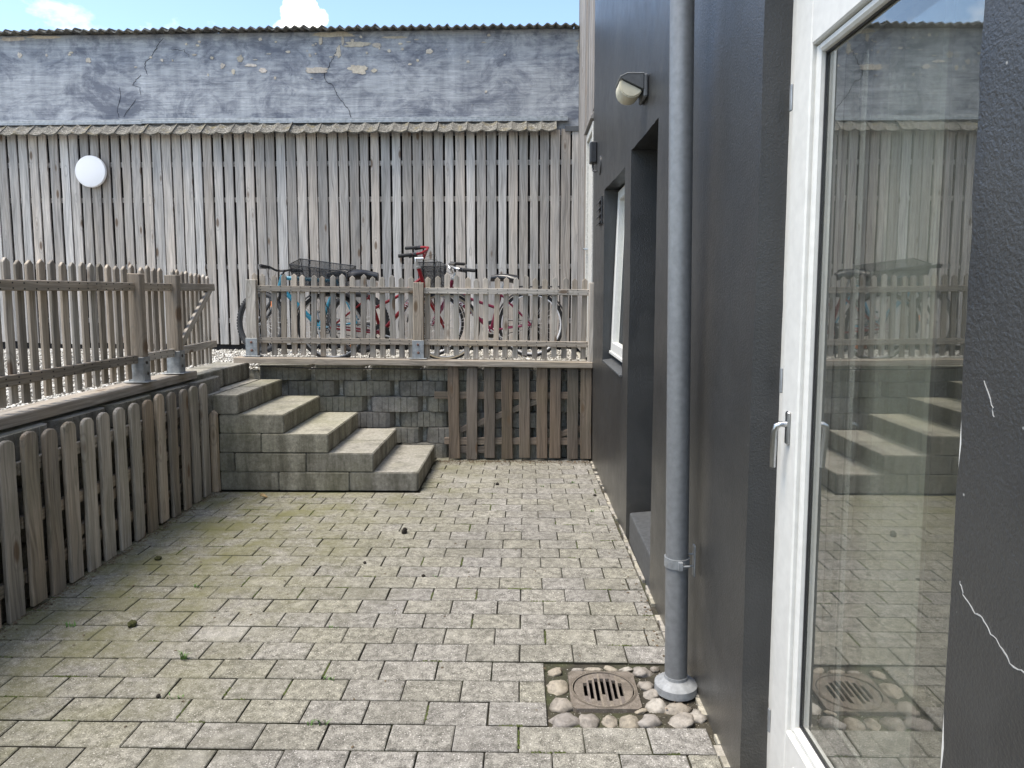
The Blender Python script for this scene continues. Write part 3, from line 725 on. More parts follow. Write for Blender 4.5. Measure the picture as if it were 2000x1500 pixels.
# bulkhead lamp
bl = thing('bulkhead_lamp', 'cream bulkhead lamp with grey hood high on the black wall', 'lamp', (wall_x(3.72, 2.465), 3.72, 2.465))
hw = .088
ob('back_plate', MB().box((-.022, -hw, -.050), (-.001, hw, .062)).mesh('back_plate', M['hood'], bevel=.006), bl)
ob('hood', MB().prism([(-.0225, -.014), (-.0225, .062), (-.105, .062), (-.138, .046), (-.138, .040)], -hw, hw, 'y').mesh('hood', M['hood'], bevel=.004), bl)
ob('hood_top', MB().prism([(-.0225, .0625), (-.0225, .066), (-.106, .066), (-.141, .049), (-.1385, .0465), (-.105, .0625)], -hw-.001, hw+.001, 'y').mesh('hood_top', M['hoodtop']), bl)
prof = [(-.136, .037), (-.141, .018), (-.139, -.006), (-.130, -.027), (-.113, -.043), (-.092, -.051), (-.070, -.051), (-.048, -.042), (-.034, -.028), (-.028, -.0165)]
ob('diffuser', MB().prism(prof, -hw+.008, hw-.008, 'y').mesh('diffuser', M['cream'], True, .006, 2), bl)
# small fittings at the far end of the wall
jb = thing('junction_box', 'small black cable box near the far end of the black wall', 'junction box', (wall_x(5.95, 2.58), 5.95, 2.58))
ob('case', MB().box((-.055, -.05, -.085), (0, .05, .085)).mesh('case', M['plastic'], bevel=.008), jb)
ob('cable', MB().tube([(-.03, .0, -.08), (-.03, .0, -.12), (-.028, -.02, -.145), (-.012, -.05, -.155), (.0, -.06, -.155)], .008).mesh('cable', M['plastic'], True), jb)
vt = thing('wall_vent', 'small louvred black vent beside the white window', 'vent', (wall_x(5.55, 2.07), 5.55, 2.07))
ob('vent_frame', MB().box((-.010, -.085, -.105), (0, .085, .105)).mesh('vent_frame', M['plastic'], bevel=.003), vt)
for i in range(4):
    z = .085-i*.052
    ob('louvre', MB().prism([(-.0105, z), (-.032, z-.034), (-.029, z-.038), (-.0105, z-.012)], -.075, .075, 'y').mesh('louvre', M['plastic'], bevel=.001), vt)
ob('cover_plate', MB().lathe([(.072, 0), (.072, .008), (.06, .012)], 28, Matrix.Rotation(-PI/2, 4, 'Y')).mesh('cover_plate', M['black'], True), None, (wall_x(5.64, 2.43), 5.64, 2.43), label='round dark cover plate below the cable box on the black wall', cat='cover plate')

# timber-clad side wall and white door beyond the black building
sw = thing('timber_side_wall', 'grey timber-clad wall beyond the far end of the black building', 'wall', (.60, 7.2, 0))
sv = variants(4, 'plank', M['side'], .115, .022, 4.7, 'flat', 5, .0015, 0, .003)
sv2 = variants(4, 'plank', M['side'], .115, .022, 2.5, 'flat', 5, .0015, 0, .003)
y = 6.20
while y < 8.18:
    wide = y > 6.88
    ob('plank', random.choice(sv if wide else sv2), sw, (random.gauss(0, .002), y-7.2, .82 if wide else 3.02), cols=VERT_X)
    y += .122
ob('core', MB().box((.03, -1.02, .7), (.3, 1.0, 5.5)).mesh('core', M['backing']), sw)
ob('head_board', MB().prism([(-.055, 2.91), (-.055, 2.93), (.0, 3.0), (.02, 3.0), (.02, 2.91)], -1.02, -.36, 'y').mesh('head_board', M['side'], bevel=.003), sw)
wd = thing('white_side_door', 'white painted door in the timber wall behind the bicycles', 'door', (.592, 6.505, .83))
ob('door_frame', MB().box((-.025, -.32, 0), (.03, -.27, 2.06)).box((-.025, .27, 0), (.03, .32, 2.06)).box((-.025, -.269, 2.0), (.03, .269, 2.06)).mesh('door_frame', M['whiteworn'], bevel=.003), wd)
ob('leaf', MB().box((-.006, -.266, .01), (.03, .266, 1.995)).mesh('leaf', M['whiteworn'], bevel=.003), wd)
ob('handle', MB().tube([(-.006, .25, 1.02), (-.05, .25, 1.02), (-.05, .15, 1.02)], .008).mesh('handle', M['steel'], True), wd)

# ================================================================== RETAINING WALLS AND STEPS
def rib_block(wd=.458, dp=.20, h=.131, seedj=0):
    ch = .066; n = 6; pts = [(-wd/2, dp), (-wd/2, .082)]
    pts += [(-wd/2+ch*.45, .02)]
    for i in range(n+1):
        u = -wd/2+ch+(wd-2*ch)*i/n
        if 0 < i < n: pts += [(u-.005, random.uniform(-.002, .002)), (u, .007), (u+.005, random.uniform(-.002, .002))]
        else: pts += [(u, .001)]
    pts += [(wd/2-ch*.45, .02), (wd/2, .082), (wd/2, dp)]
    return MB().prism(pts, 0, h, 'z').mesh('block', M['block'], bevel=.0015)
rb = [rib_block() for _ in range(5)]
rw = thing('block_wall', 'stacked ribbed concrete blocks retaining the terrace below the bicycle fence', 'retaining wall', (-.9, 6.12, 0))
for c in range(6):
    x = -2.36+(.245 if c % 2 == 0 else 0)-.49*(c % 2 == 0)
    while x < .62:
        if x > -2.5: ob('block', random.choice(rb), rw, (x+.9+.235-.0, random.gauss(0, .009)+.007*c, c*.137-.004), eul=(random.gauss(0, .006), random.gauss(0, .004), random.gauss(0, .012)))
        x += .493
ob('fill', MB().box((-1.5, .17, -.08), (1.48, .30, .79)).mesh('fill', M['soil']), rw)
lw = thing('side_block_wall', 'ribbed concrete block wall behind the left-hand board fence', 'retaining wall', (-2.318, 3.6, 0))
RZ = Matrix.Rotation(PI/2, 4, 'Z')
for c in range(6):
    y = .75+(.245 if c % 2 else 0)
    while y < 5.0:
        ob('block', random.choice(rb), lw, (random.gauss(0, .006), y-3.6+.235, c*.137-.004), eul=(random.gauss(0, .006), random.gauss(0, .006), PI/2+random.gauss(0, .015)))
        y += .493
ob('fill', MB().box((-.30, -4.5, -.08), (-.185, 1.46, .79)).mesh('fill', M['soil']), lw)

st = thing('concrete_steps', 'flight of mossy concrete block steps climbing left to the terrace', 'steps', (-1.5, 5.08, 0))
RISE, TREAD = .1415, .327
def slab(x0, x1, y0, y1, c):
    L, D = x1-x0, y1-y0
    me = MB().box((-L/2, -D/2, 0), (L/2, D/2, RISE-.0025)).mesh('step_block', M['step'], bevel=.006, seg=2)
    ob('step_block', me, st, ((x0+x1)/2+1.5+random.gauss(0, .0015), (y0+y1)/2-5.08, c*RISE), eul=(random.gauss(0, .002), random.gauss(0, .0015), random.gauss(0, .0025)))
JO = {0: [-1.285, -1.805], 1: [-1.6, -2.125], 2: [-1.925], 3: [], 4: []}
for c in range(5):
    xr = -.78-c*TREAD; xl = -2.235 if c < 4 else -2.275
    ed = [xr]+JO[c]+[xl]
    for a, b in zip(ed, ed[1:]):
        nose = a == xr
        slab(b+.0015, a-.0015, 5.08+random.gauss(0, .002), 5.545 if nose and c in (1, 4) else 6.03, c)
        if nose and c in (1, 4): slab(b+.0015, a-.0015, 5.549, 6.03, c)
slab(-2.68, -2.39, 5.04, 5.56, 5); slab(-2.68, -2.392, 5.563, 6.09, 5)
slab(-2.55, -2.395, 5.06, 6.05, 4); slab(-2.385, -2.28, 5.10, 6.03, 4)
ob('core', MB().box((-1.05, .02, -.06), (-.735, .93, .56)).mesh('core', M['soil']), st)

# ================================================================== FENCES
pk = variants(6, 'picket', M['fence'], .046, .017, .695, 'point', 4, .0012, .022, .0025)
def bolt(parent, loc, axis, mat='rust', r=.011):
    m = Matrix.Rotation(PI/2, 4, 'X') if axis == 'y' else Matrix.Rotation(-PI/2, 4, 'Y')
    ob('bolt', MB().lathe([(r, 0), (r, .006), (r*.55, .011)], 10, m).mesh('bolt', M[mat], True), parent, loc)
def nails(L, pitch, first, hgt, rng=.012):
    mb = MB(); u = first
    while u < L:
        for s_ in (-.3, .3):
            a, b = u+random.uniform(-.006, .006), hgt*s_+random.uniform(-.004, .004)
            mb.box((b-.0032, -.0015, a-.0036), (b+.0032, .0, a+.0036))
        u += pitch
    return mb

bf = thing('bicycle_fence', 'low weathered picket fence on a beam in front of the bicycles', 'fence', (-2.40, 6.10, .89), (0, .0128, 0))
ob('base_beam', board('base_beam', M['fence'], .15, .05, 3.075, 'flat', 5, .002, 0, .004), bf, (-.10, -.005, -.022), cols=((0, 1, 0), (0, 0, 1), (1, 0, 0)))
BXP = [-2.264+.0858*i for i in range(15)]+[-.849+.0845*i for i in range(17)]
for x in BXP+[-2.345, -.983]:
    ob('picket', random.choice(pk), bf, (x+2.40+random.gauss(0, .003), .028, .022+random.gauss(0, .009)), eul=(random.gauss(0, .004), random.gauss(0, .008), random.choice((0, PI))+random.gauss(0, .03)))
for x0, L in ((-2.315, 1.36), (-.88, 1.42)):
    for z in (.15, .594):
        r = ob('rail', board('rail', M['fence'], .050, .027, L, 'flat', 5, .0015, 0, .003), bf, (x0+2.40, .004, z), cols=ALONG_X)
        ob('nail', nails(L, .0852, .04, .05).mesh('nail', M['crack']), r, (0, -.0137, 0), kind='stuff')
def post(parent, x, y, z, H, wx, wy, face, foot=True):
    p = ob('post', board('post', M['fence'], wx, wy, H, 'flat', 4, .0015, 0, .004), parent, (x, y, z))
    if not foot: return
    hx, hy = wx/2+.006, wy/2+.006
    k = MB().box((-hx, -hy, .004), (hx, -hy+.005, .155)).box((-hx, hy-.005, .004), (hx, hy, .155))
    if face == 'x': k = MB().box((-hx, -hy, .004), (-hx+.005, hy, .155)).box((hx-.005, -hy, .004), (hx, hy, .155)).box((-hx+.0055, -hy-.001, .004), (hx-.0055, -hy+.004, .155))
    k.box((-hx-.028, -hy-.012, -.002), (hx+.028, hy+.02, .004))
    b = ob('bracket', k.mesh('bracket', M['galv'], bevel=.0012), p)
    for zz in (.05, .12):
        if face == 'x': bolt(b, (hx, random.uniform(-.01, .01), zz), 'xp')
        else: bolt(b, (random.uniform(-.008, .008), -hy, zz), 'y')
post(bf, .045, -.005, .012, .655, .088, .06, 'y')
post(bf, 1.481, -.005, .012, .650, .088, .06, 'y')
ob('post', board('post', M['fence'], .045, .09, .68, 'flat', 4, .0015, 0, .004), bf, (2.957, .0, .0))
mb = MB().tube([(.02, -.02, -.075), (.3, -.035, -.078), (.6, -.03, -.088), (1.0, -.035, -.080), (1.5, -.03, -.082), (2.2, -.035, -.078), (2.9, -.03, -.08)], .005, 6)
ob('cable', mb.mesh('cable', M['plastic'], True), None, (-2.40, 6.10, .89), eul=(0, .0128, 0), label='thin dark cable sagging beneath the bicycle fence beam', cat='cable')

lf = thing('terrace_fence', 'weathered picket fence along the terrace edge on the left', 'fence', (-2.44, 3.6, .885))
ob('base_beam', board('base_beam', M['fence'], .16, .055, 4.1, 'flat', 5, .002, 0, .004), lf, (-.015, -2.62, -.028), cols=((1, 0, 0), (0, 0, -1), (0, 1, 0)))
VX = ((0, 1, 0), (-1, 0, 0), (0, 0, 1))
Y = 4.395
while Y > 1.3:
    ob('picket', random.choice(pk), lf, (random.gauss(0, .002), Y-3.6, .035+random.gauss(0, .005)), cols=VX); Y -= .0828
for yy in (4.50, 4.585, 4.665, 4.745):
    ob('picket', random.choice(pk), lf, (random.gauss(0, .002), yy-3.6, .035+random.gauss(0, .005)), cols=VX)
for y0, L in ((1.2, 3.16), (4.43, .395)):
    for z in (.153, .600):
        r = ob('rail', board('rail', M['fence'], .052, .027, L, 'flat', 5, .0015, 0, .003), lf, (.023, y0-3.6, z), cols=ALONG_Y)
        ob('nail', nails(L, .0828, .04, .05).mesh('nail', M['crack']), r, (0, .0150, 0), kind='stuff')
post(lf, .020, 4.395-3.6, .008, .675, .09, .062, 'x')
post(lf, .020, 4.862-3.6, .008, .675, .085, .062, 'x')

gt = thing('picket_gate', 'small picket gate with a diagonal brace at the head of the steps', 'gate', (-2.455, 4.915, .90), (0, 0, .085))
for i in range(9):
    ob('picket', random.choice(pk), gt, (random.gauss(0, .002), .03+i*.083, .02-.004*i+random.gauss(0, .004)), cols=VX)
for z in (.14, .588):
    ob('rail', board('rail', M['fence'], .055, .027, .76, 'flat', 4, .0015, 0, .003), gt, (.023, 0, z), cols=ALONG_Y, )
dv = Vector((0, .64, .40)).normalized(); sd = Vector((0, -dv.z, dv.y))
ob('brace', board('brace', M['fence'], .055, .024, .78, 'flat', 4, .0015, 0, .003), gt, (.0235, .03, .165), cols=(tuple(sd), (1, 0, 0), tuple(dv)))

# round-topped board panels
rbv = variants(6, 'board', M['board'], .094, .022, .81, 'round', 4, .0025, .032, .004)
bp = thing('board_fence', 'dark round-topped board fence along the left side of the yard', 'fence', (-2.27, 3.8, 0))
YB = [3.018, 3.155, 3.3, 3.444, 3.596, 3.742, 3.891, 4.044, 4.187, 4.328, 4.477, 4.627, 4.78, 4.935]
YB = [3.018-.147*i for i in range(12, 0, -1)]+YB
for y in YB:
    ob('board', random.choice(rbv), bp, (random.gauss(0, .003), y-3.8, .004+random.gauss(0, .006)), cols=((math.sin(random.gauss(0, .02)), 1, 0), (-1, 0, 0), (0, 0, 1)))
for z in (.155, .40, .665):
    for y0, L in ((1.2, 1.9), (3.11, 1.9)):
        ob('rail', board('rail', M['board'], .06, .028, L, 'flat', 4, .002, 0, .003), bp, (-.028, y0-3.8, z+random.gauss(0, .008)), cols=ALONG_Y)
for y0 in (1.3, 3.3):
    dv = Vector((0, 1.25, .45)).normalized(); sd = Vector((0, -dv.z, dv.y))
    ob('brace', board('brace', M['board'], .055, .024, 1.3, 'flat', 4, .002, 0, .003), bp, (-.0285, y0-3.8+.12, .185), cols=(tuple(sd), (1, 0, 0), tuple(dv)))
ob('end_post', board('end_post', M['board'], .05, .045, .60, 'point', 4, .002, .03, .003), bp, (.012, 5.055-3.8, .0))

rbv2 = variants(6, 'board', M['panelwood'], .094, .022, .81, 'round', 4, .0025, .032, .004)
pn = thing('leaning_fence', 'round-topped brown board panel leaning against the ribbed block wall', 'fence panel', (-.04, 6.065, 0), (-.02, 0, 0))
for x, t in zip([-.609, -.46, -.305, -.155, -.005, .146, .258, .409, .524], (0, 0, 0, 0, 0, 0, 0, 0, 0)):
    ob('board', random.choice(rbv2), pn, (x+.04, -.016, random.uniform(.005, .022)), eul=(0, random.gauss(0, .006), random.choice((0, PI))+random.gauss(0, .02)))
for x0, L, z in ((-.785, 1.33, .563), (-.70, 1.245, .165), (-.62, .35, .09)):
    ob('rail', board('rail', M['panelwood'], .062, .028, L, 'flat', 4, .002, 0, .003), pn, (x0+.04, .012, z), cols=ALONG_X)
for x0, z0, x1, z1 in ((-.60, .245, .13, .525), (.28, .22, .56, .30)):
    dv = Vector((x1-x0, 0, z1-z0)); L = dv.length; dv.normalize(); sd = Vector((dv.z, 0, -dv.x))
    ob('brace', board('brace', M['panelwood'], .052, .024, L, 'flat', 4, .002, 0, .003), pn, (x0+.04, .0122, z0), cols=(tuple(sd), (0, 1, 0), tuple(dv)))

# ================================================================== DRAIN AND COBBLES
bed = ob('cobble_bed', None, None, (.34, 2.47, -.01), kind='structure')
bed_m = MB(); nx, ny = 26, 20
for j in range(ny+1):
    for i in range(nx+1):
        x, y = .079+(.555)*i/nx, 2.272+.396*j/ny
        bed_m.v.append((x-.34, y-2.47, (-.16 if abs(x-.289) < .100 and abs(y-2.492) < .100 else 0)+.004*mnoise.fractal(Vector((x*30, y*30, 0)), 1, 2, 3)-.010))
bed_m.f += [(j*(nx+1)+i, j*(nx+1)+i+1, (j+1)*(nx+1)+i+1, (j+1)*(nx+1)+i) for j in range(ny) for i in range(nx)]
ob('soil', bed_m.mesh('soil', M['bedsoil']), bed)
grit = MB()
for i in range(900):
    x, y = random.uniform(.09, .615), random.uniform(2.285, 2.655)
    if abs(x-.289) < .118 and abs(y-2.492) < .118: continue
    r = random.uniform(.0015, .0055); m = Matrix.Translation((x-.34, y-2.47, -.006)) @ Matrix.Rotation(random.uniform(0, 6), 4, 'Z')
    grit.add([m @ Vector(p) for p in ((-r*1.3, 0, 0), (0, -r, 0), (r*1.3, 0, 0), (0, r, 0), (0, 0, r*1.1))], [(0, 1, 4), (1, 2, 4), (2, 3, 4), (3, 0, 4)])
ob('grit', grit.mesh('grit', M['gravel']), bed, kind='stuff')
STONES = [(.118, 2.625, .028, .021), (.122, 2.522, .040, .047), (.128, 2.402, .045, .040), (.138, 2.312, .052, .033), (.205, 2.640, .022, .010), (.268, 2.645, .034, .012), (.335, 2.648, .028, .012), (.395, 2.648, .026, .014),
          (.452, 2.630, .040, .032), (.505, 2.652, .018, .014), (.222, 2.312, .034, .036), (.292, 2.308, .024, .026), (.358, 2.306, .034, .028), (.432, 2.312, .045, .030), (.452, 2.535, .030, .030), (.465, 2.480, .030, .026), (.468, 2.405, .038, .036), (.535, 2.390, .045, .030), (.535, 2.318, .050, .036), (.598, 2.345, .028, .032), (.405, 2.372, .022, .014), (.590, 2.640, .026, .024)]
for i, (x, y, rx, ry) in enumerate(STONES):
    me = bm_mesh(blob((rx*1.04, ry*1.04, min(rx, ry)*.72), 3, .34, i+1, 1.3), 'cobble', M['cobble'])
    ob('cobble', me, bed, (x-.34, y-2.47, .006-.28*min(rx, ry)), eul=(random.uniform(-.25, .25), random.uniform(-.25, .25), random.uniform(-.5, .5)))
dr = thing('floor_drain', 'rusty cast-iron drain grate set among cobbles by the downpipe', 'drain', (.289, 2.492, 0))
h = .124
def ring(r0, r1, z0, z1, n=48): return [(r0, z0), (r1, z0), (r1, z1), (r0, z1)]
sqv = []; N = 48
for i in range(N):
    a = 2*PI*(i+.5)/N; k = h/max(abs(math.cos(a)), abs(math.sin(a))); sqv.append((k*math.cos(a), k*math.sin(a)))
V = [(x, y, .004) for x, y in sqv]+[(.112*math.cos(2*PI*(i+.5)/N), .112*math.sin(2*PI*(i+.5)/N), .004) for i in range(N)]+[(x, y, -.03) for x, y in sqv]+[(.112*math.cos(2*PI*(i+.5)/N), .112*math.sin(2*PI*(i+.5)/N), -.03) for i in range(N)]
F = []
for i in range(N):
    j = (i+1) % N; F += [(i, j, N+j, N+i), (2*N+i, 2*N+j, j, i), (N+i, N+j, 3*N+j, 3*N+i)]
fr = ob('frame', MB().add(V, F).mesh('frame', M['iron']), dr)
ob('rim', MB().lathe(ring(.1125, .1165, .002, .0065), 56, close=True).lathe(ring(.119, .1215, .003, .0058), 56, close=True).mesh('rim', M['iron'], True), fr)
# grate: round plate with slots cut through it
SL = [(-.0725, .040), (-.0510, .058), (-.0295, .070), (-.0080, None), (.0135, .070), (.0350, .058), (.0565, .040)]
bars = MB(); R = .1085
xsb = [-R]+[v for s_ in SL for v in (s_[0], s_[0]+.0140)]+[R]
def zstrip(x0, x1, y0, y1):
    n = 5; A = []
    for i in range(n+1):
        x = x0+(x1-x0)*i/n; e = math.sqrt(max(1e-6, R*R-x*x)); A.append((x, max(y0, -e), min(y1, e)))
    v = [(a, b, .0035) for a, b, c in A]+[(a, c, .0035) for a, b, c in A]+[(a, b, -.009) for a, b, c in A]+[(a, c, -.009) for a, b, c in A]
    q = n+1; f = []
    for i in range(n): f += [(i, i+1, q+i+1, q+i), (2*q+i+1, 2*q+i, 3*q+i, 3*q+i+1), (2*q+i, 2*q+i+1, i+1, i), (q+i, q+i+1, 3*q+i+1, 3*q+i)]
    f += [(0, q, 3*q, 2*q), (q+n, n, 2*q+n, 3*q+n)]
    bars.add(v, f)
for i in range(0, len(xsb), 2): zstrip(xsb[i], xsb[i+1], -1, 1)
for x, hl in SL:
    lo, hi = (-hl-.004, hl+.002) if hl else (-.034, .072)
    zstrip(x, x+.0140, hi, 1); zstrip(x, x+.0140, -1, lo)
gr = ob('grate', bars.mesh('grate', M['iron']), dr)
ob('sump', MB().lathe([(.108, -.0295), (.104, -.10), (.0005, -.101)], 32).mesh('sump', M['void']), dr)
del_cap = dr.children[-1].data
bmx = bmesh.new(); bmx.from_mesh(del_cap); bmesh.ops.delete(bmx, geom=[f for f in bmx.faces if len(f.verts) == 32 and f.calc_center_median().z > -.05], context='FACES_ONLY'); bmx.to_mesh(del_cap); bmx.free()

# ================================================================== BICYCLES
def torus(R, r, n=44, k=8, squash=1.):
    mb = MB(); V = [((R+r*math.cos(2*PI*j/k))*math.cos(2*PI*i/n), r*squash*math.sin(2*PI*j/k), (R+r*math.cos(2*PI*j/k))*math.sin(2*PI*i/n)) for i in range(n) for j in range(k)]
    F = [(i*k+j, i*k+(j+1) % k, ((i+1) % n)*k+(j+1) % k, ((i+1) % n)*k+j) for i in range(n) for j in range(k)]
    return mb.add(V, F)
def wheel(root, R, tr, mtx, tyre_mat, rim_mat, wall=None, knobs=False):
    rim = ob('wheel', torus(R-tr*1.9, .011, 44, 6, 1.2).mesh('rim', rim_mat, True), root, mtx=mtx)
    ty = torus(R-tr, tr, 52, 10)
    if knobs:
        for i in range(64):
            a = 2*PI*i/64
            for s_, da in ((-.5, 0), (.5, .5)):
                aa = a+da*2*PI/64; m = Matrix.Rotation(-aa, 4, 'Y') @ Matrix.Translation((R-tr*.02-.004, s_*tr*.8, 0))
                ty.box((-.004, -tr*.36, -.010), (.006, tr*.36, .010), m)
    ob('tyre', ty.mesh('tyre', tyre_mat, True), rim)
    if wall:
        ob('tyre_wall', torus(R-tr*1.35, tr*.62, 48, 8, 1.72).mesh('tyre_wall', wall, True), rim)
    sp = MB()
    for i in range(28):
        a = 2*PI*i/28; b = a+(.55 if i % 2 else -.55); s_ = .03*(1 if i % 4 < 2 else -1)
        sp.tube([(.022*math.cos(b), s_, .022*math.sin(b)), ((R-tr*2)*math.cos(a), 0, (R-tr*2)*math.sin(a))], .0016, 4, False)
    ob('spokes', sp.mesh('spokes', M['spoke']), rim)
    ob('hub', MB().tube([(0, -.05, 0), (0, -.035, 0), (0, -.034, 0), (0, .034, 0), (0, .035, 0), (0, .05, 0)], [.006, .006, .022, .022, .006, .006], 12).mesh('hub', M['alloy'], True), rim)
    return rim
def guard(R, a0, a1, mat, wdt=.028):
    mb = MB(); n = 20; V = []
    for i in range(n+1):
        a = a0+(a1-a0)*i/n
        for (dr_, y) in ((0, -wdt), (.012, 0), (0, wdt), (-.003, wdt), (.009, 0), (-.003, -wdt)):
            V.append(((R+dr_)*math.cos(a), y, (R+dr_)*math.sin(a)))
    F = [(i*6+j, i*6+(j+1) % 6, i*6+6+(j+1) % 6, i*6+6+j) for i in range(n) for j in range(6)]
    return mb.add(V, F).mesh('mudguard', mat, True)
def saddle(big=1.):
    mb = MB(); V = []; n, k = 9, 12
    for i in range(n):
        u = i/(n-1); hw_ = (.018+.062*max(0, (.62-u)/.62)**.8)*big+.012; hh = .028*big+.012*(1-u); z = .012*math.sin(u*PI*1.2)-.008*u
        for j in range(k):
            a = 2*PI*j/k; V.append((-.13+.27*u, hw_*math.cos(a), z+hh*math.sin(a)*(1 if math.sin(a) > 0 else 1.25)))
    F = [(i*k+j, i*k+(j+1) % k, (i+1)*k+(j+1) % k, (i+1)*k+j) for i in range(n-1) for j in range(k)]+[tuple(range(k))[::-1], tuple((n-1)*k+j for j in range(k))]
    return mb.add(V, F).mesh('saddle', M['saddle'], True)
def letters(txt, size, root, mtx, col='letters'):
    cu = bpy.data.curves.new('letters', 'FONT'); cu.body = txt; cu.size = size; cu.extrude = .0008; cu.align_x = 'CENTER'; cu.align_y = 'CENTER'; cu.shear = .3
    to = bpy.data.objects.new('tmp', cu); C.objects.link(to); dg = bpy.context.evaluated_depsgraph_get()
    me = bpy.data.meshes.new_from_object(to.evaluated_get(dg)); bpy.data.objects.remove(to)
    me.materials.clear(); me.materials.append(M[col]); return ob('lettering', me, root, mtx=mtx)
def basket(wx, wy, h, drop=0., parent=None, mtx=None):
    t = .9; fl = lambda s_, z: [(s_*wx/2*(t+(1-t)*z), -wy/2*(t+(1-t)*z)), (s_*wx/2*(t+(1-t)*z), wy/2*(t+(1-t)*z))]
    zt = lambda x: h-(drop if x > 0 else 0)
    c0 = [(-wx/2*t, -wy/2*t, 0), (wx/2*t, -wy/2*t, 0), (wx/2*t, wy/2*t, 0), (-wx/2*t, wy/2*t, 0)]
    c1 = [(-wx/2, -wy/2, zt(-1)), (wx/2, -wy/2, zt(1)), (wx/2, wy/2, zt(1)), (-wx/2, wy/2, zt(-1))]
    V = c0+c1; inn = [tuple(Vector(p)*.985+Vector((0, 0, .002))) for p in V]
    F = [(0, 1, 2, 3), (0, 1, 5, 4), (1, 2, 6, 5), (2, 3, 7, 6), (3, 0, 4, 7)]
    bk = ob('basket', MB().add(V, F).add(inn, F).mesh('basket', M['wire']), parent, mtx=mtx)
    rimm = MB().tube(c1+[c1[0]], .0045, 6).tube(c0+[c0[0]], .004, 6)
    mid = [tuple((Vector(a)*.45+Vector(b)*.55)) for a, b in zip(c0, c1)]; rimm.tube(mid+[mid[0]], .003, 6)
    for a, b in zip(c0, c1): rimm.tube([a, b], .004, 6)
    ob('basket_rim', rimm.mesh('basket_rim', M['plastic'], True), bk); return bk

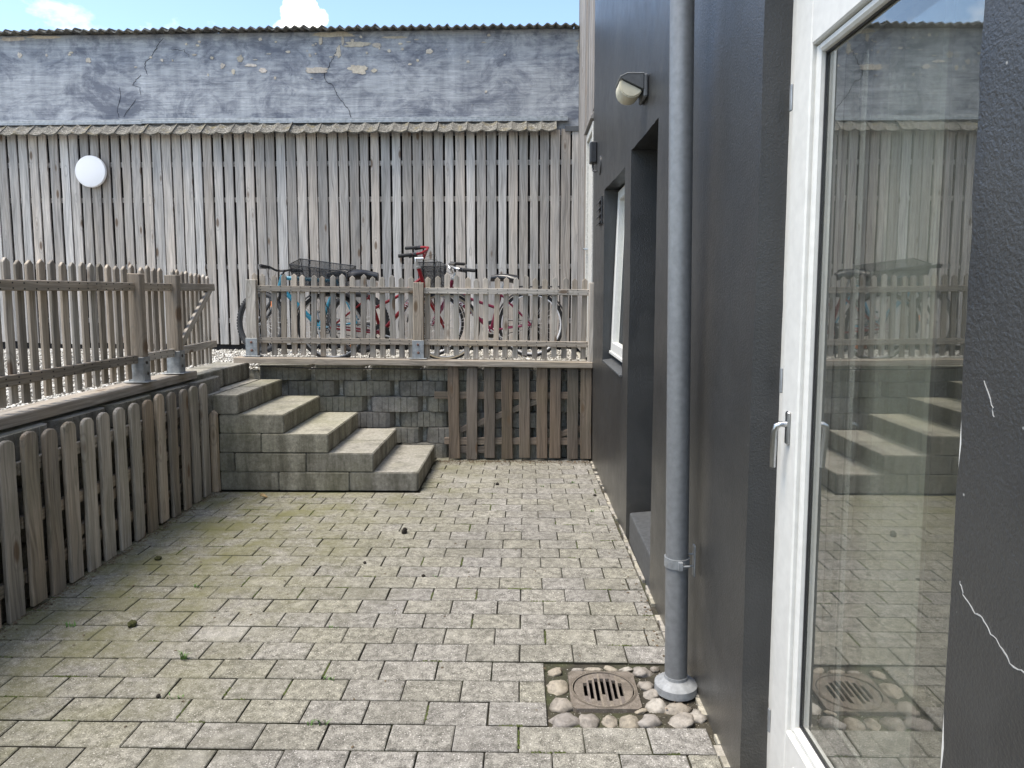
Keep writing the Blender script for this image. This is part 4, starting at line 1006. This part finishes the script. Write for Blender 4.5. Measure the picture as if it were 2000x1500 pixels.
def bicycle(label, loc, rotz, lean, s):
    """local +X is forward, the rear axle stands over the origin"""
    root = thing('bicycle', label, 'bicycle', loc, (0, 0, 0), 'bicycles parked behind the picket fence')
    root.rotation_euler = (Matrix.Rotation(rotz, 3, 'Z') @ Matrix.Rotation(lean, 3, 'X')).to_euler()
    R, wb = s['R'], s['wb']; tr = s.get('tr', .018)
    rear = Vector((0, 0, R)); front = Vector((wb, 0, R)); BB = Vector((s['bb'], 0, R-.055))
    hb, htop = Vector(s['head0']), Vector(s['head1'])              # lower and upper end of the head tube
    seat = Vector(s['seat']); cl_ = BB+(seat-BB)*s.get('clus', .78)
    fm = s['col']; f = MB(); r0 = s.get('fat', .017)
    dt0 = hb+(htop-hb)*.15
    f.tube([dt0, BB], r0*1.15, 12); f.tube([hb, htop], r0*1.15, 12)
    if s.get('low'):
        m1 = hb+(htop-hb)*.5; m2 = BB+(seat-BB)*.42; f.tube([m1, m1*.55+m2*.45+Vector((0, 0, -.03)), m2], r0*.85, 12)
    else:
        f.tube([hb+(htop-hb)*.8, cl_], r0, 12)
    f.tube([BB, cl_], r0, 12); f.tube([BB+Vector((0, -.035, 0)), BB+Vector((0, .035, 0))], .024, 12)
    for sd_ in (-1, 1):
        o_ = Vector((0, .055*sd_, 0)); f.tube([BB+Vector((-.02, .03*sd_, 0)), rear+o_], .0095, 8); f.tube([cl_+Vector((0, .02*sd_, -.02)), rear+o_], .0085, 8)
    ob('frame', f.mesh('frame', fm, True), root)
    ob('seat_post', MB().tube([cl_, seat-Vector((0, 0, .025))], .0125, 10).mesh('seat_post', M['alloy'], True), root)
    ob('saddle', saddle(s.get('sad', 1.)), root, tuple(seat), eul=(0, s.get('sadtilt', 0), 0))
    wheel(root, R, tr, Matrix.Translation(rear), M['rubber'], s.get('rim', M['alloy']), s.get('wall'), s.get('knobs', False))
    ax = (htop-hb).normalized(); S = Matrix.Translation(hb) @ Matrix.Rotation(s['steer'], 4, ax) @ Matrix.Translation(-hb)
    wheel(root, R, tr, S @ Matrix.Translation(front), M['rubber'], s.get('rimf', s.get('rim', M['alloy'])), s.get('wallf', s.get('wall')), s.get('knobs', False))
    fk = MB(); crown = hb-ax*.03
    for sd_ in (-1, 1):
        o_ = Vector((0, .045*sd_, 0)); fk.tube([crown+o_*.7, crown+o_-ax*.06, front+o_], s.get('fr', [.013, .013, .009]), 8)
    fk.tube([crown-Vector((0, .04, 0)), crown+Vector((0, .04, 0))], .016, 8); fk.tube([crown, hb], .015, 8)
    ob('fork', fk.mesh('fork', s.get('forkcol', fm), True), root, mtx=S)
    top = htop+ax*s['stem']
    ob('stem', MB().tube([htop-ax*.01, htop, htop+ax*.012, htop+ax*.0125, top, top+Vector((s.get('ext', .05), 0, 0))], [.022, .024, .022, .0125, .0125, .013], 10).mesh('stem', s.get('stemcol', M['chrome']), True), root, mtx=S)
    c0 = top+Vector((s.get('ext', .05), 0, 0)); hbp = s['bar']
    hbar = ob('handlebar', MB().tube([c0+Vector((p[0], -p[1], p[2])) for p in hbp[::-1]]+[c0+Vector(p) for p in hbp[1:]], .0115, 10).mesh('handlebar', s['barcol'], True), root, mtx=S)
    for sd_ in (-1, 1):
        P = [c0+Vector((p[0], p[1]*sd_, p[2])) for p in hbp]; d = (P[-1]-P[-2]).normalized()
        ob('grip', MB().tube([P[-1]-d*.115, P[-1]-d*.11, P[-1]+d*.004, P[-1]+d*.008], [.014, .0165, .0165, .012], 10).mesh('grip', M['rubber'], True), hbar)
        b0 = P[-1]-d*.13
        ob('brake_lever', MB().tube([b0, b0+Vector((.035, 0, -.012)), b0+Vector((.045, 0, -.018))+d*.09], .006, 6).tube([b0-d*.02, b0+d*.012], .018, 8).mesh('brake_lever', M['plastic'], True), hbar)
    ob('brake_cable', MB().tube([c0+Vector((.02, .12, .0)), c0+Vector((.10, .09, .03)), c0+Vector((.13, .03, -.06)), hb+Vector((.06, .01, .03)), hb], .0025, 5).tube([c0+Vector((.02, -.12, .0)), c0+Vector((.12, -.08, .0)), c0+Vector((.10, -.03, -.12)), hb+Vector((.04, -.01, -.02))], .0025, 5).mesh('brake_cable', M['plastic'], True), root, mtx=S)
    ch = MB().lathe([(.085, -.003), (.09, 0), (.085, .003), (.05, .003), (.05, -.003)], 28, Matrix.Translation(BB+Vector((0, -.045, 0))) @ Matrix.Rotation(PI/2, 4, 'X'), close=True)
    ch.tube([BB+Vector((0, -.045, .088)), rear+Vector((0, -.045, .035))], .004, 5).tube([BB+Vector((0, -.045, -.088)), rear+Vector((0, -.045, -.035))], .004, 5)
    ob('chainring', ch.mesh('chainring', M['plastic'], True), root)
    a = s.get('crank', .9); c_, s_ = math.cos(a)*.165, math.sin(a)*.165
    ck = ob('crank', MB().tube([BB+Vector((0, -.055, 0)), BB+Vector((c_, -.07, s_))], .010, 8).tube([BB+Vector((0, .055, 0)), BB+Vector((-c_, .07, -s_))], .010, 8).tube([BB+Vector((0, -.06, 0)), BB+Vector((0, .06, 0))], .008, 8).mesh('crank', M['alloy'], True), root)
    for sg in (-1, 1):
        pc = BB+Vector((-sg*c_, sg*.115, -sg*s_))
        ob('pedal', MB().box((-.045, -.04, -.011), (.045, .04, .011), Matrix.Translation(pc)).mesh('pedal', M['plastic'], bevel=.004), ck)
    if s.get('guards'):
        ob('mudguard', guard(R+.012, .35, 3.3, s['guards']), root, tuple(rear))
        ob('mudguard', guard(R+.012, .75, 3.0, s['guards']), root, mtx=S @ Matrix.Translation(front))
    if s.get('stand'):
        ob('kickstand', MB().tube([BB+Vector((-.05, .02, 0)), Vector((BB.x-.16, .13, .0))], .008, 6).mesh('kickstand', M['plastic'], True), root)
    if s.get('rack'):
        rk = MB(); z = 2*R+.045
        for sd_ in (-.06, .06): rk.tube([(-.28, sd_, z), (.16, sd_, z)], .005, 6).tube([(-.10, sd_, z), (0, sd_, R)], .004, 6)
        for x in (-.28, -.1, .16): rk.tube([(x, -.06, z), (x, .06, z)], .004, 6)
        ob('rack', rk.mesh('rack', M['plastic'], True), root)
    return root, S, dict(BB=BB, hb=hb, ht=htop, rear=rear, front=front, c0=c0, dt0=dt0)
def along(p, q, u, off, size_flip=1):          # frame for lettering on a tube: x runs from p to q, normal -Y or +Y
    x = (q-p).normalized(); nrm = Vector((0, off/abs(off), 0)); y = nrm.cross(x)
    m = Matrix((x, y, nrm)).transposed().to_4x4(); m.translation = p+(q-p)*u+Vector((0, off, 0)); return m

# blue mountain bike, facing left, farthest back
b1, S1, d1 = bicycle('blue mountain bike with knobbly tyres and black bars, leftmost behind the fence', (-1.79, 7.62, .79), PI, -.07, dict(
    R=.335, wb=1.07, bb=.42, tr=.027, knobs=True, head0=(.83, 0, .70), head1=(.785, 0, .84), seat=(.17, 0, .86), clus=.86, col=M['blue'], fat=.022, steer=-.42, stem=.05, ext=.06,
    bar=[(0, 0, 0), (.0, .06, .0), (-.005, .14, .02), (-.03, .31, .025)], barcol=M['plastic'], stemcol=M['plastic'], rim=M['plastic'], forkcol=M['plastic'], fr=[.019, .019, .014], crank=1.35))
ob('fork_decal', MB().box((.87, .055, .50), (.885, .062, .56)).box((.95, -.064, .36), (.965, -.056, .42)).mesh('fork_decal', M['orange']), b1, mtx=S1)
# red city bike with the big basket, facing right
b2, S2, d2 = bicycle('red city bike with a wire basket at the back and upright red bars', (-1.83, 6.76, .795), 0, .20, dict(
    R=.335, wb=1.07, bb=.47, tr=.019, head0=(.90, 0, .70), head1=(.845, 0, .90), seat=(.33, 0, .83), clus=.66, low=True, col=M['red'], fat=.0165, steer=.05, stem=.085, ext=.075,
    bar=[(0, 0, 0), (.02, .03, .05), (.035, .10, .085), (.0, .21, .075), (-.06, .25, .07), (-.19, .27, .06)], barcol=M['red'], stemcol=M['chrome'], rim=M['alloy'], wallf=M['gum'], guards=M['plastic'], rack=True, stand=True, sad=1.25, crank=-.3))
basket(.52, .32, .24, .07, b2, Matrix.Translation((-.03, 0, .715)))
letters('W', .05, b2, along(d2['BB'], d2['dt0'], .30, -.0205)); letters('WN', .05, b2, along(d2['BB'], d2['dt0'], .62, -.0205))
ob('reflector', MB().box((.0, -.03, 0), (.03, .03, .045)).mesh('reflector', M['orange'], bevel=.004), b2, (.915, -.05, .52))
ob('reflector', MB().lathe([(.022, -.004), (.022, .004)], 16, RX).mesh('reflector', M['orange']), b2, (.19, -.02, .155))
# maroon city bike facing left, at the right
b3, S3, d3 = bicycle('maroon city bike with pale rims and a small front basket, rightmost behind the fence', (.06, 7.22, .79), PI, -.06, dict(
    R=.335, wb=1.01, bb=.405, tr=.018, head0=(.84, 0, .64), head1=(.785, 0, .79), seat=(.265, 0, .80), clus=.72, low=True, col=M['maroon'], fat=.0175, steer=.30, stem=.07, ext=.03,
    bar=[(0, 0, 0), (.02, .03, .04), (.03, .11, .07), (-.01, .21, .065), (-.07, .245, .06), (-.17, .26, .05)], barcol=M['chrome'], stemcol=M['chrome'], rim=M['letters'], rimf=M['letters'], guards=M['plastic'], rack=True, stand=True, sad=1.05, sadtilt=-.12, crank=.6))
basket(.24, .33, .21, 0., b3, S3 @ Matrix.Translation((1.0, 0, .735)))
letters('WR', .055, b3, along(d3['dt0'], d3['BB'], .27, .0225)); letters('W', .055, b3, along(d3['dt0'], d3['BB'], .58, .0225))
ob('frame_band', MB().tube([d3['BB']+Vector((.05, 0, -.008)), d3['BB']+Vector((-.06, 0, -.008))], .026, 12).mesh('frame_band', M['letters'], True), b3)

# ================================================================== SMALL THINGS ON THE GROUND
def clump(x, y, r, label, cat='moss', mat='moss', sq=.75, seed=0, name='moss_clump', z=0.):
    bm = blob((r, r*.85, r*sq), 3, .5, seed, 2.6)
    ob(name, bm_mesh(bm, name, M[mat]), None, (x, y, z+r*sq*.75), eul=(0, 0, seed*1.3), label=label, cat=cat)
clump(-1.715, 2.955, .020, 'dark green moss clump on the paving nearest the camera', seed=1)
clump(-2.00, 3.725, .019, 'moss clump on the paving close to the left board fence', seed=2, sq=.6)
clump(-.728, 4.17, .017, 'dark pointed lump lying in the middle of the paving', 'debris', 'darklump', 1.2, 3, 'dark_lump')
clump(-.86, 3.69, .009, 'small dark lump near the centre of the paving', 'debris', 'darklump', .8, 4, 'dark_lump')
clump(-.52, 3.52, .009, 'small dark lump right of the paving centre', 'debris', 'darklump', .8, 5, 'dark_lump')
clump(-1.32, 2.415, .008, 'tiny dark lump in a front paving joint', 'debris', 'darklump', .8, 6, 'dark_lump')
clump(-.21, 5.26, .013, 'dark lump on the far paving right of the lowest step', 'debris', 'darklump', .8, 8, 'dark_lump')
clump(.50, 4.98, .011, 'dark lump on the far paving beside the black wall', 'debris', 'darklump', .8, 9, 'dark_lump')
def curled_leaf(L, wd, seed):
    mb = MB(); n, k = 7, 5; V = []
    for s_ in (0, .0012):
        for i in range(n):
            u = i/(n-1); hw_ = wd*math.sin(PI*min(1, .08+u*.9))**.8
            for j in range(k):
                t = j/(k-1)*2-1; V.append((L*(u-.5), hw_*t, .012*t*t+.010*math.sin(u*3+seed)+s_))
    q = n*k; F = []
    for i in range(n-1):
        for j in range(k-1):
            a = i*k+j; F += [(a, a+k, a+k+1, a+1), (q+a, q+a+1, q+a+k+1, q+a+k)]
    return mb.add(V, F).mesh('leaf', M['leaf'], True)
ob('fallen_leaf', curled_leaf(.05, .018, 1), None, (-1.85, 4.89, .006), eul=(.3, .1, .3), label='curled yellow-brown leaf on the paving before the steps', cat='leaf')
def tuft(x, y, n, h, spread, label, cat='weed', name='grass_tuft', mat='weed'):
    mb = MB()
    for i in range(n):
        a = random.uniform(0, 2*PI); L = h*random.uniform(.7, 1.5); d = Vector((math.cos(a), math.sin(a), 0)); lean = random.uniform(.3, 1.1); b = Vector((random.uniform(-1, 1)*spread, random.uniform(-1, 1)*spread*.4, -.006))
        s_ = Vector((-d.y, d.x, 0))*random.uniform(.0018, .0036)
        p1 = b+Vector((d.x*L*.35*lean, d.y*L*.35*lean, L*.6)); p2 = b+Vector((d.x*L*lean, d.y*L*lean, L*.85))
        mb.add([b-s_, b+s_, p1+s_*.8, p1-s_*.8, p2], [(0, 1, 2, 3), (3, 2, 4)])
    ob(name, mb.mesh(name, M[mat]), None, (x, y, .0), label=label, cat=cat)
tuft(-1.36, 2.685, 14, .035, .014, 'upright grass tuft in a front paving joint at the left')
tuft(-1.98, 2.95, 16, .022, .022, 'flat weed growing on the paving by the nearest fence boards')
tuft(-1.26, 2.415, 10, .014, .03, 'low grass in the joint left of the front paving centre')
tuft(-.74, 2.545, 10, .018, .02, 'weed in the joint midway between the left fence and the drain')
tuft(-.70, 2.27, 12, .02, .03, 'weeds in the front paving joint towards the drain')
tuft(-1.62, 3.37, 12, .020, .02, 'sprig of weed on the paving beside the left board fence')
tuft(-.83, 2.96, 9, .014, .02, 'small weed in a joint right of the larger moss clump')
tuft(.13, 5.21, 10, .02, .02, 'small weed on the far paving before the brown panel')
tuft(.36, 5.33, 9, .02, .02, 'tiny weed on the far paving near the black wall')
tuft(.45, 4.62, 9, .016, .015, 'tiny weed by the mortar strip before the dark doorway')
tuft(-.45, 3.52, 10, .015, .02, 'low moss tuft in a mid-paving joint')
# dirt and litter swept against the fences
def litter(n, f):
    mb = MB()
    for i in range(n):
        x, y, z = f(); r = random.uniform(.002, .0062); m = Matrix.Translation((x, y, z)) @ Matrix.Rotation(random.uniform(0, 6), 4, 'Z') @ Matrix.Rotation(random.uniform(-.6, .6), 4, 'X')
        mb.add([m @ Vector(p) for p in ((-r*1.6, 0, 0), (0, -r, r*.2), (r*1.6, 0, 0), (0, r, r*.2), (0, 0, r*.8))], [(0, 1, 4), (1, 2, 4), (2, 3, 4), (3, 0, 4)])
    return mb
mb = litter(700, lambda: (random.uniform(-.76, .56), 6.03-abs(random.gauss(0, .05)), .002)); mb2 = litter(700, lambda: (-2.26+abs(random.gauss(0, .03)), random.uniform(2.0, 5.05), .002)); mb3 = litter(150, lambda: (wall_x(4)-.02-abs(random.gauss(0, .05)), random.uniform(2.2, 6.0), .002)); mb4 = litter(140, lambda: (random.uniform(-2.2, .5), random.uniform(2.1, 5.9), .001))
for m_ in (mb2, mb3, mb4): mb.add(m_.v, m_.f)
ob('ground_litter', mb.mesh('ground_litter', M['litter']), label='dry leaf crumbs and dirt gathered along the paving edges', cat='litter', kind='stuff')

# moss tufts that fill stretches of the joints
mb = MB(); k = 0
while k < 95:
    a, b, y0, y1 = random.choice(cells)
    if y0 < 2.1 or y0 > 5.6: continue
    k += 1; run = random.uniform(.03, .13); ax_ = random.random() < .6
    for i in range(int(run*420)):
        x, y = (a+(b-a)*.2+random.uniform(0, run), y0+random.gauss(0, .0022)) if ax_ else (a+random.gauss(0, .0022), y0+.02+random.uniform(0, min(run, .1)))
        r = random.uniform(.0016, .0042); z = -.003
        mb.add([(x-r, y, z), (x, y-r, z), (x+r, y, z), (x, y+r, z), (x+random.gauss(0, .001), y, z+r*1.7)], [(0, 1, 4), (1, 2, 4), (2, 3, 4), (3, 0, 4)])
ob('joint_moss', mb.mesh('joint_moss', M['jointmoss']), label='thin green moss growing in stretches of the paving joints', cat='moss', kind='stuff')
